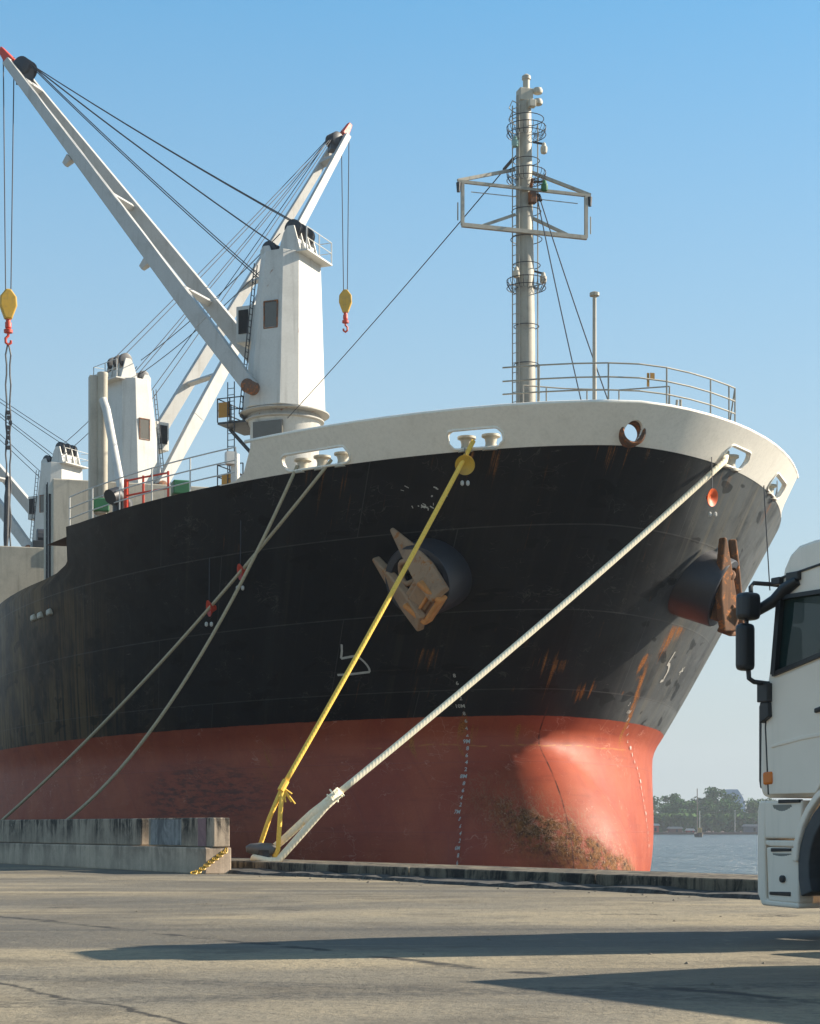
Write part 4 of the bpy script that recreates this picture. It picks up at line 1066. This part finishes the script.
rat_guard(wB+dw*1.15+Vector((.40, .1, -.3)), dw, plain_guard_r, M_orange, 'orange red rat guard hanging beside the white rope on the right of the bow', cord=.9, face=(.8, -.75, -.2))

# ------------------------------------------------------------------ truck parked along the quay
TA = Vector((3.335, 17.3, 0)); TR = Vector((.525, -.851, 0)); TW = Vector((.851, .525, 0))   # rearwards, across
trk = empty('truck', TA); tag(trk, 'dusty white truck with a tall cab and black mirrors parked along the quay', 'truck')
MT = frame((0, 0, 0), TR, TW, (0, 0, 1))            # local: (s rearwards, w across, z)
MP = frame((0, 0, 0), TR, (0, 0, 1), TW)            # profile (s, z) extruded across w
def truck_paint():
    n = N('dusty_white_truck_paint'); o = n.tc.outputs['Object']
    a = n.noise(o, 1.3, 5, .6); b = n.noise(n.mapping(o, (5, 5, .5)), 1.2, 5, .6); f = n.noise(o, 30, 3)
    c = n.mix(n.math('MULTIPLY', n.ramp(a, .4, .75), .3), (.93, .80, .655), (.80, .67, .52)); c = n.mix(n.math('MULTIPLY', n.ramp(b, .5, .75), .3), c, (.54, .48, .36))
    return n.out(c, n.ramp(a, .3, .7, False, .34, .55), 0, n.bump(f, .03, .004), .3)
M_tp = truck_paint()
M_plast = plain('black_plastic', (.018, .019, .021), .42, var=.3)
M_rub = plain('tyre_rubber', (.014, .014, .014), .8)
M_grey = plain('grey_fender_plastic', (.075, .078, .08), .6)
M_int = plain('cab_interior', (.03, .03, .033), .8)
M_glass = glass('cab_glass', (.012, .04, .04), .02, .68); M_glass.node_tree.nodes['Principled BSDF'].inputs['Specular IOR Level'].default_value = .35
M_lampo = plain('amber_lens', (.75, .18, .01), .2, var=.1)
cabprof = [(.02, 1.33), (-.01, 1.45), (.0, 2.10), (.03, 2.28), (.085, 2.40), (.26, 3.24), (.285, 3.36), (.32, 3.50), (.40, 3.62), (.52, 3.695), (.72, 3.72), (2.15, 3.72), (2.22, 3.65), (2.22, 1.10), (1.95, .98), (1.9, 1.25), (1.72, 1.48), (1.45, 1.58), (1.15, 1.55), (.90, 1.42), (.79, 1.32)]
W0, W1 = .0, 2.5
cab = MB().prism(cabprof, W0+.02, W1-.02, MP).build('cab', M_tp, trk, bevel=.07, seg=3)
cab.modifiers['bevel'].angle_limit = R(50)
inner = MB().prism([(.12, 1.75), (.14, 2.38), (.32, 3.24), (.38, 3.38), (2.1, 3.55), (2.1, 1.75)], W0+.09, W1-.09, MP).build('cutter', None, trk)
wc = [(.215, 2.50), (.30, 3.22), (1.25, 3.22), (1.25, 2.72), (.86, 2.64)]
c1 = MB().prism(wc, W0-.3, W1+.3, MP).build('cutter', None, trk)
c2 = MB().add([(-.4, .2, 2.46), (-.4, 2.3, 2.46), (.3, 2.3, 2.46), (.3, .2, 2.46), (-.2, .2, 3.2), (-.2, 2.3, 3.2), (.34, 2.3, 3.2), (.34, .2, 3.2)], [(3,2,1,0),(4,5,6,7),(0,1,5,4),(1,2,6,5),(2,3,7,6),(3,0,4,7)], MT).build('cutter', None, trk)
bpy.context.view_layer.update(); bake(cab, [inner, c1, c2])
try:
    for p in cab.data.polygons: p.use_smooth = True
    cab.data.set_sharp_from_angle(angle=R(28))
except Exception: pass
def side_panel(name, poly, w, th, mat, parent, bevel=.012):
    return MB().prism(poly, w, w+th, MP).build(name, mat, parent, bevel=bevel)
door = side_panel('door', [(.16, 1.36), (.12, 2.0), (.14, 2.3), (.205, 2.45), (.87, 2.60), (1.28, 2.68), (1.28, 1.75), (1.1, 1.62), (.86, 1.46), (.78, 1.36)], .0, .03, M_tp, trk, .01)
side_panel('door_seam', [(.150, 1.36), (.110, 2.0), (.130, 2.3), (.142, 2.3), (.122, 2.0), (.162, 1.36)], -.003, .02, M_plast, door, 0)
side_panel('door_handle', [(.79, 2.10), (1.02, 2.15), (1.02, 2.19), (.79, 2.145)], -.03, .04, M_plast, door)
side_panel('door_crease', [(.2, 1.80), (.6, 1.86), (1.25, 1.92), (1.25, 1.95), (.6, 1.90), (.2, 1.83)], -.010, .03, M_tp, door, .008)
for wv in (.045, 2.43): side_panel('side_window', wc, wv, .012, M_glass, trk, 0)
MB().add([(.085+.02, .21, 2.45), (.105, 2.29, 2.45), (.285, 2.29, 3.21), (.285, .21, 3.21)], [(0, 1, 2, 3)], MT).build('windscreen', M_glass, trk)
# rubber window frame
fr = MB(); 
for a, b in zip(wc, wc[1:]+wc[:1]): fr.beam(MT @ Vector((a[0], .01, a[1])), MT @ Vector((b[0], .01, b[1])), .05, .04)
fr.beam(MT @ Vector((.24, .0, 2.5)), MT @ Vector((.325, .0, 3.22)), .05, .05)
fr.build('window_frame', M_plast, trk)
# roof cap, sun visor seam and deflector
side_panel('roof_trim', [(.29, 3.395), (.85, 3.465), (2.1, 3.5), (2.1, 3.52), (.85, 3.485), (.29, 3.415)], .004, .03, M_plast, trk, .004)
df = MB().prism([(.78, 3.72), (.84, 4.0), (1.05, 4.12), (1.8, 4.2), (2.1, 4.2), (2.1, 3.72)], .25, 2.25, MP).build('roof_deflector', M_tp, trk, bevel=.06, seg=3)
side_panel('cab_front_trim', [(-.03, 1.42), (-.045, 1.5), (-.045, 2.22), (-.02, 2.24), (.01, 2.2), (.01, 1.42)], .06, 2.38, M_plast, trk, .015)
side_panel('bumper', [(.0, .42), (.06, .30), (.56, .285), (.56, .34), (.12, .36), (.10, .9), (.12, 1.3), (.03, 1.3), (.0, 1.2)], .0, 2.5, M_tp, trk, .02)
side_panel('step_panel', [(.10, .94), (.085, 1.30), (.60, 1.30), (.585, .94)], .005, .2, M_tp, trk, .02)
side_panel('step_ledge', [(.10, .88), (.10, .925), (.66, .925), (.66, .86), (.17, .865)], .01, .3, M_tp, trk, .015)
sp = side_panel('step_panel', [(.15, .34), (.125, .86), (.585, .855), (.56, .33)], .0, .2, M_tp, trk, .02)
side_panel('step_tread', [(.20, .815), (.47, .822), (.47, .85), (.20, .85)], -.012, .05, M_plast, trk, .005)
side_panel('step_tread', [(.18, .405), (.46, .40), (.46, .44), (.18, .435)], -.012, .05, M_plast, trk, .005)
side_panel('step_tread', [(.30, 1.275), (.585, 1.278), (.585, 1.31), (.30, 1.31)], -.012, .05, M_plast, trk, .005)
# scooped foot wells on both steps
for z0, z1 in ((1.0, 1.26), (.60, .80)):
    m = MB(); vs = []
    for i in range(9):
        x = .22+.25*i/8; d = .03*math.sin(math.pi*i/8); vs += [(x, -.004, z1), (x, .02, z1-.06-.10*math.sin(math.pi*i/8))]
    m.add(vs, [(2*i, 2*i+2, 2*i+3, 2*i+1) for i in range(8)], MT); m.build('foot_well', plain('step_shade_plastic', (.30, .29, .25), .6), trk)
o = MB().lathe([(.012, -.01), (.035, -.01), (.035, .02), (.02, .025)], 16, frame(MT @ Vector((.36, -.002, .56)), TR, (0, 0, 1), -TW)).build('step_plug', M_plast, trk)
side_panel('turn_signal', [(.095, 1.45), (.09, 1.575), (.215, 1.58), (.22, 1.46)], -.02, .06, M_lampo, trk, .02)
# wheel arch and wheels
def wheel(s, w0, w1, front=True):
    c = MT @ Vector((s, 0, .51)); wd = w1-w0
    M = frame(c+TW*w0, TR, (0, 0, 1), TW)
    t_ = MB().lathe([(.30, .02), (.46, .0), (.50, .03), (.515, .07), (.515, wd-.07), (.50, wd-.03), (.46, wd), (.30, wd-.02)], 40, M).build('wheel', M_rub, trk, smooth='auto')
    MB().lathe([(.29, .0), (.31, .0), (.31, wd), (.29, wd)], 32, M).lathe([(.27, .05), (.2, .06), (.12, .03), (.05, .02)], 32, M).build('rim', plain('steel_rim', (.3, .3, .3), .45, .4), t_, smooth='auto')
    return t_
wheel(1.32, .03, .34); wheel(1.32, 2.16, 2.47)
ar = MB(); vs = []; fs = []
for i in range(19):
    a = R(200-i*220/18)
    for r, w_ in ((.60, -.03), (.74, -.03), (.74, .40), (.60, .40)): vs.append((1.32+r*math.cos(a), w_, .66+r*1.02*math.sin(a)))
for i in range(18):
    for j in range(4): fs.append((4*i+j, 4*i+(j+1) % 4, 4*i+4+(j+1) % 4, 4*i+4+j))
fs += [(0, 1, 2, 3), (72, 75, 74, 73)]
ar.add(vs, fs, MT).build('wheel_arch', M_grey, trk, bevel=.015)
al = MB(); vs = []; fs = []
for i in range(15):
    a = R(178-i*172/14)
    for r, w_ in ((.735, -.055), (.80, -.05), (.80, .02), (.735, .02)): vs.append((1.32+r*math.cos(a), w_, .70+r*1.05*math.sin(a)))
for i in range(14):
    for j in range(4): fs.append((4*i+j, 4*i+(j+1) % 4, 4*i+4+(j+1) % 4, 4*i+4+j))
fs += [(0, 1, 2, 3), (56, 59, 58, 57)]
al.add(vs, fs, MT).build('arch_lip', M_tp, trk, bevel=.015)
# mirrors on arms
def mirror(s, w0, z0, z1, wd, dp):
    c = (s, (w0), (z0+z1)/2)
    return MB().box(c, (dp*.85, wd*.88, z1-z0), MT).build('mirror', M_plast, trk, bevel=.05, seg=3)
m1 = mirror(.14, -.24, 3.01, 3.27, .24, .2); m2 = mirror(.12, -.26, 2.53, 2.98, .20, .16)
P = lambda s, w_, z: MT @ Vector((s, w_, z))
MB().tube([P(.12, -.24, 2.96), P(.12, -.24, 3.03)], .02, 8).build('mirror_pin', M_plast, trk, smooth='auto')
MB().tube([P(.14, -.2, 3.2), P(.13, -.20, 3.33), P(.12, -.15, 3.37), P(.2, .0, 3.36), P(.24, .06, 3.35)], .022, 8).build('mirror_arm', M_plast, trk, smooth='auto')
MB().tube([P(.12, -.22, 2.55), P(.13, -.22, 2.46), P(.13, -.16, 2.43), P(.13, .02, 2.42), P(.16, .05, 2.42)], .024, 8).build('mirror_arm', M_plast, trk, smooth='auto')
MB().tube([P(.12, -.12, 3.10), P(.24, .0, 3.2), P(.40, .0, 3.30), P(.55, .01, 3.36)], [.05, .06, .065, .05], 10).build('mirror_arm', M_plast, trk, smooth='auto')
m = MB(); m.box((.14, -.02, 2.33), (.14, .10, .18), MT).build('mirror_bracket', M_plast, trk, bevel=.01)
MB().add([(.09, -.05, 2.238), (.2, -.05, 2.238), (.21, -.05, 2.10), (.09, -.05, 2.04), (.09, .03, 2.238), (.2, .03, 2.238), (.21, .03, 2.10), (.09, .03, 2.04)], [(0, 1, 2, 3), (7, 6, 5, 4), (0, 4, 5, 1), (1, 5, 6, 2), (2, 6, 7, 3), (3, 7, 4, 0)], MT).build('mirror_bracket', M_plast, trk, bevel=.008)
for c_, d_ in (((.50, -.0, 3.40), (.16, .06, .08)), ((.28, .0, 3.38), (.12, .06, .07))): MB().box(c_, d_, MT).build('arm_bracket', M_plast, trk, bevel=.01)
MB().tube([P(.2, -.02, 3.3), P(.16, -.06, 4.3)], .006, 5).build('antenna', M_plast, trk)
# interior
for w_ in (.65, 1.85):
    st = MB().box((1.15, w_, 2.3), (.2, .5, .9), MT).box((.95, w_, 1.95), (.55, .5, .2), MT).build('seat', M_int, trk, bevel=.06)
    MB().box((1.12, w_, 2.9), (.13, .3, .26), MT).build('headrest', M_int, st, bevel=.05)
MB().box((.3, 1.25, 2.2), (.4, 2.2, .42), MT).build('dashboard', M_int, trk, bevel=.08)
ring = [MT @ (Vector((.55, .65, 2.5))+Vector((-.12*math.sin(a), .24*math.cos(a), .2*math.sin(a)))) for a in [i*math.pi/12 for i in range(24)]]
MB().tube(ring, .02, 8, closed=True).build('steering_wheel', M_int, trk, smooth=True)
# chassis and cargo body (behind the frame edge; they throw the long shadow on the apron)
MB().box((5.2, .85, .85), (9.0, .1, .28), MT).box((5.2, 1.65, .85), (9.0, .1, .28), MT).box((1.3, 1.25, .51), (.14, 1.9, .14), MT).build('chassis', M_dark, trk, bevel=.01)
MB().box((7.6, 1.25, 2.15), (6.0, 2.5, 2.1), MT).build('cargo_body', M_tp, trk, bevel=.04)
MB().box((3.1, .30, .75), (1.3, .55, .6), MT).build('fuel_tank', plain('tank_alloy', (.4, .4, .4), .4, .6), trk, bevel=.08)
for s in (7.6, 8.9):
    wheel(s, .03, .58); wheel(s, 1.92, 2.47)

# ------------------------------------------------------------------ far bank
def leaf_material(name, a, b):
    n = N(name); o = n.tc.outputs['Object']; inf = n.t.nodes.new('ShaderNodeObjectInfo')
    f = n.noise(o, .35, 4, .7); g = n.noise(o, 2.5, 3, .6)
    c = n.mix(n.ramp(f, .35, .65), a, b); c = n.mix(n.math('MULTIPLY', g, .5), c, tuple(x*.5 for x in a))
    c = n.mix(n.math('MULTIPLY', inf.outputs['Random'], .4), c, (.085, .10, .03))
    return n.out(c, .95, spec=.05)
M_leaf = leaf_material('tree_leaves', (.03, .10, .035), (.10, .20, .05))
M_bark = plain('tree_bark', (.10, .075, .05), .9)
M_soil = plain('bank_soil', (.13, .085, .06), .9, scale=.3)
WZL = -2.1
land = MB().box((0, 920, WZL+.1), (1700, 318, 1.6)).build('far_bank', M_soil, None); tag(land, kind='structure')
def tree_meshes(seed, H, wdt, kind):
    r = random.Random(seed)
    tr = MB(); tr.tube([(0, 0, 0), (.2, 0, H*.3), (0, .2, H*.62)], [H*.03, H*.024, H*.012], 8)
    lobes = []
    for k in range(11):
        a = r.uniform(0, 6.28); rr = wdt*r.uniform(.15, .75); z = H*r.uniform(.3, .9) if kind == 0 else H*r.uniform(.45, .95)
        rr *= 1.1-abs(z/H-.5)*1.1
        lobes.append((rr*math.cos(a), rr*math.sin(a), z, wdt*r.uniform(.28, .5)))
        if k % 2: tr.tube([(0, .1, H*.35), (rr*math.cos(a)*.5, rr*math.sin(a)*.5, (z+H*.35)/2), (rr*math.cos(a), rr*math.sin(a), z)], [H*.012, H*.008, .04], 5)
    cr = MB()
    for x, y, z, R_ in lobes:
        for i in range(150):
            v = Vector((r.gauss(0, 1), r.gauss(0, 1), r.gauss(0, 1))).normalized()*R_*(r.random()**.4); v.z *= .7
            c = Vector((x, y, z))+v; s = r.uniform(.25, .65); a = Vector((r.gauss(0, 1), r.gauss(0, 1), r.gauss(0, .7))).normalized()
            b = a.cross(Vector((r.gauss(0, 1), r.gauss(0, 1), r.gauss(0, 1)))).normalized()
            cr.add([c-a*s, c+b*s*.6, c+a*s, c-b*s*.6], [(0, 1, 2, 3)])
    return tr, cr
protos = []
for i, (H, wd, k) in enumerate(((14, 6.5, 0), (12, 7.5, 0), (17, 7.0, 1), (11, 5.5, 0))):
    tr, cr = tree_meshes(40+i, H, wd, k)
    ro = empty('tree', (0, 0, 0)); a = tr.build('trunk', M_bark, ro); b = cr.build('crown', M_leaf, ro); protos.append((ro, a, b))
used = [False]*4
tree_labels = ['broad green tree behind the red roofed shed at the far waterline', 'dark round tree on the far bank beside the bow', 'tallest spreading tree on the far bank, in front of the glass tower', 'low bushy tree at the far waterline']
def put_tree(kind, x, y, z, sc, rz, label):
    ro, a, b = protos[kind]
    if not used[kind]: t = ro; used[kind] = True
    else:
        t = ro.copy(); COL.objects.link(t)
        for ch in (a, b): c = ch.copy(); COL.objects.link(c); c.parent = t
    t.location = (x, y, z); t.scale = (sc, sc, sc); t.rotation_euler = (0, 0, rz)
    tag(t, label, 'tree', 'trees on the far bank')
rt = random.Random(9); GZ = WZL+.9
spec = [(655, 0, 1.05, 2), (662, 1, 1.0, 0), (669, 2, .92, 3), (676, 0, 1.0, 1), (684, 3, 1.2, 0), (690, 1, 1.12, 2), (697, 0, 1.02, 1), (705, 1, 1.05, 0), (712, 0, 1.1, 3), (718, 2, 1.05, 1), (725, 1, 1.1, 0), (732, 0, 1.15, 2), (739, 1, .98, 0), (746, 3, 1.15, 1), (753, 0, 1.0, 2), (760, 1, .95, 1), (768, 0, 1.0, 0), (640, 0, 1, 1), (628, 1, 1, 0)]
for i, (pxx, k, sc, row) in enumerate(spec):
    sc *= 1.14; Y = 790+12*row; x = (pxx-410)*Y/1800
    lb = ['green tree on the far bank just right of the red bow', 'green tree on the far bank behind the huts', 'tall pale crowned tree standing above the others on the far bank', 'low bushy tree on the far bank near the moored boat'][k]
    put_tree(k, x, Y, GZ, sc, rt.uniform(0, 6), ['tree %s on the far bank' % w_ for w_ in ('against the bow', 'second from the bow', 'with a thin high crown near the bow', 'above the brown hut', 'low and bushy beside the boat mast', 'right behind the boat mast', 'just right of the boat mast', 'between the boat mast and the tall tree', 'left of the tall spreading tree', 'tall and spreading, rising highest', 'in front of the glass tower', 'yellowish and broad below the glass tower', 'behind the thin white pole', 'low and bushy above the grey shed', 'beside the truck bumper', 'hidden behind the truck nose', 'hidden behind the truck cab', 'hidden behind the red bow', 'hidden deep behind the red bow')][i])
# the rest of the wooded bank as one mass
r = random.Random(77); m = MB()
for i in range(20000):
    x = r.uniform(-820, 820) if i < 13000 else r.uniform(80, 175); Y = r.uniform(775, 850) if i < 13000 else r.uniform(772, 788)
    top = 7+4*math.sin(x*.03)+3*math.sin(x*.11+1)
    if 85 < x < 165: top = 7
    c = Vector((x, Y, GZ+top*r.random()**.6+.3)); s = r.uniform(.8, 2.0); a = Vector((r.gauss(0, 1), r.gauss(0, 1), r.gauss(0, .7))).normalized(); b = a.cross(Vector((r.gauss(0, 1), r.gauss(0, 1), r.gauss(0, 1)))).normalized()
    m.add([c-a*s, c+b*s*.7, c+a*s, c-b*s*.7], [(0, 1, 2, 3)])
tag(m.build('undergrowth', M_leaf, None), kind='stuff')
def at_far(pxx, Y): return (pxx-410)*Y/1800
# huts
def hut(pxx, Y, wd, h, wall, roof, label, cat='hut'):
    x = at_far(pxx, Y); e = empty('waterside_hut', (x, Y, GZ)); tag(e, label, cat, 'huts along the far waterline')
    MB().box((0, 0, h/2-.2), (wd, 4, h)).build('wall', wall, e)
    MB().prism([(-wd/2-.5, h-.2), (wd/2+.5, h-.2), (wd*.45, h+.7), (-wd*.42, h+.7)], -2.5, 2.5, frame((0, 0, 0), (1, 0, 0), (0, 0, 1), (0, -1, 0))).build('roof', roof, e)
    MB().box((wd*.1, -2.03, h*.4), (.9, .06, h*.55)).build('door', M_black, e)
M_brown = plain('brown_boards', (.16, .07, .045), .9); M_tin = plain('pale_tin_roof', (.36, .34, .32), .7); M_redb = plain('red_boards', (.42, .06, .04), .8); M_wb = plain('white_boards', (.6, .58, .55), .8)
hut(675, 766, 5.6, 1.7, M_brown, M_tin, 'brown hut with a pale roof on the far waterline')
hut(654, 764, 3.6, 3.0, M_redb, M_wb, 'red hut with a white roof beside the ship bow')
hut(690, 766, 3.0, .9, M_redb, M_wb, 'small red and white hut left of the boat mast')
hut(752, 766, 7.0, 2.7, plain('grey_boards', (.13, .13, .14), .8), M_tin, 'grey shed on the far bank beside the truck')
po = empty('white_pole', (at_far(735, 764), 764, GZ)); tag(po, 'thin white pole standing on the far bank', 'pole')
MB().tube([(0, 0, 0), (0, 0, 9.2)], [.13, .08], 8).build('pole_shaft', M_wb, po); MB().box((0, 0, 9.2), (.5, .3, .25)).build('pole_head', M_wb, po)
# glass tower far inland
gt = empty('glass_tower', (at_far(731, 1060), 1060, GZ)); tag(gt, 'pale blue glass tower with a curved shoulder above the far trees', 'tower')
M_gt = plain('pale_blue_curtain_wall', (.20, .32, .46), .2, var=.15, scale=.3)
MB().prism([(-5.0, 0), (7.6, 0), (7.4, 15), (6.2, 19), (4.2, 22.5), (2.8, 24.3), (-3.6, 24.3), (-5.0, 22.5)], -6, 6, frame((0, 0, 0), (1, 0, 0), (0, 0, 1), (0, -1, 0))).build('facade', M_gt, gt)
m = MB()
for k in range(7): m.box((1.0, 6.05-12.1, 3.2*k+2), (11, .1, .25))
m.build('floor_bands', plain('tower_bands', (.3, .38, .46), .5), gt)
# small moored boat with a tall mast
Y = 565; bt = empty('mast_boat', (at_far(698.5, Y), Y, WZL)); tag(bt, 'small dark boat with one tall and one short mast moored in the river', 'boat')
vs = []; fs = []
for i in range(11):
    f = i/10; y = -4+8*f; h = 1.35*math.sin(math.pi*(.08+.84*f))**.6
    sh = .9+.5*(2*f-1)**2
    vs += [(-h, y, sh), (-h*.75, y, 0), (0, y, -.3), (h*.75, y, 0), (h, y, sh)]
for i in range(10):
    for j in range(4): fs.append((5*i+j, 5*i+j+1, 5*i+6+j, 5*i+5+j))
    fs.append((5*i+4, 5*i, 5*i+5, 5*i+9))
fs += [(0, 1, 2, 3, 4), (54, 53, 52, 51, 50)]
MB().add(vs, fs).build('boat_hull', plain('dark_boat_wood', (.09, .075, .055), .8), bt, smooth='auto')
MB().box((.35, .5, 1.9), (1.3, 2.2, 1.9)).build('boat_cabin', plain('ochre_cabin', (.40, .30, .12), .8), bt, bevel=.1)
MB().tube([(-.55, -1, .5), (-.55, -1, 15.2)], [.17, .13], 8).build('mast', plain('mast_timber', (.2, .17, .14), .8), bt)
MB().tube([(.55, 1, .5), (.55, 1, 8.2)], [.12, .09], 8).build('mast', M_wb, bt)

# ------------------------------------------------------------------ air
hz = MB().box((0, 525, 22), (1790, 1150, 50.6)).build('haze', None, None); tag(hz, kind='stuff')
hm = bpy.data.materials.new('thin_air'); hm.use_nodes = True; t = hm.node_tree
for n_ in list(t.nodes):
    if n_.type == 'BSDF_PRINCIPLED': t.nodes.remove(n_)
pv = t.nodes.new('ShaderNodeVolumePrincipled'); pv.inputs['Density'].default_value = .0002; pv.inputs['Color'].default_value = (.82, .9, 1, 1); pv.inputs['Anisotropy'].default_value = .2
t.links.new(pv.outputs[0], t.nodes['Material Output'].inputs['Volume']); hz.data.materials.append(hm)
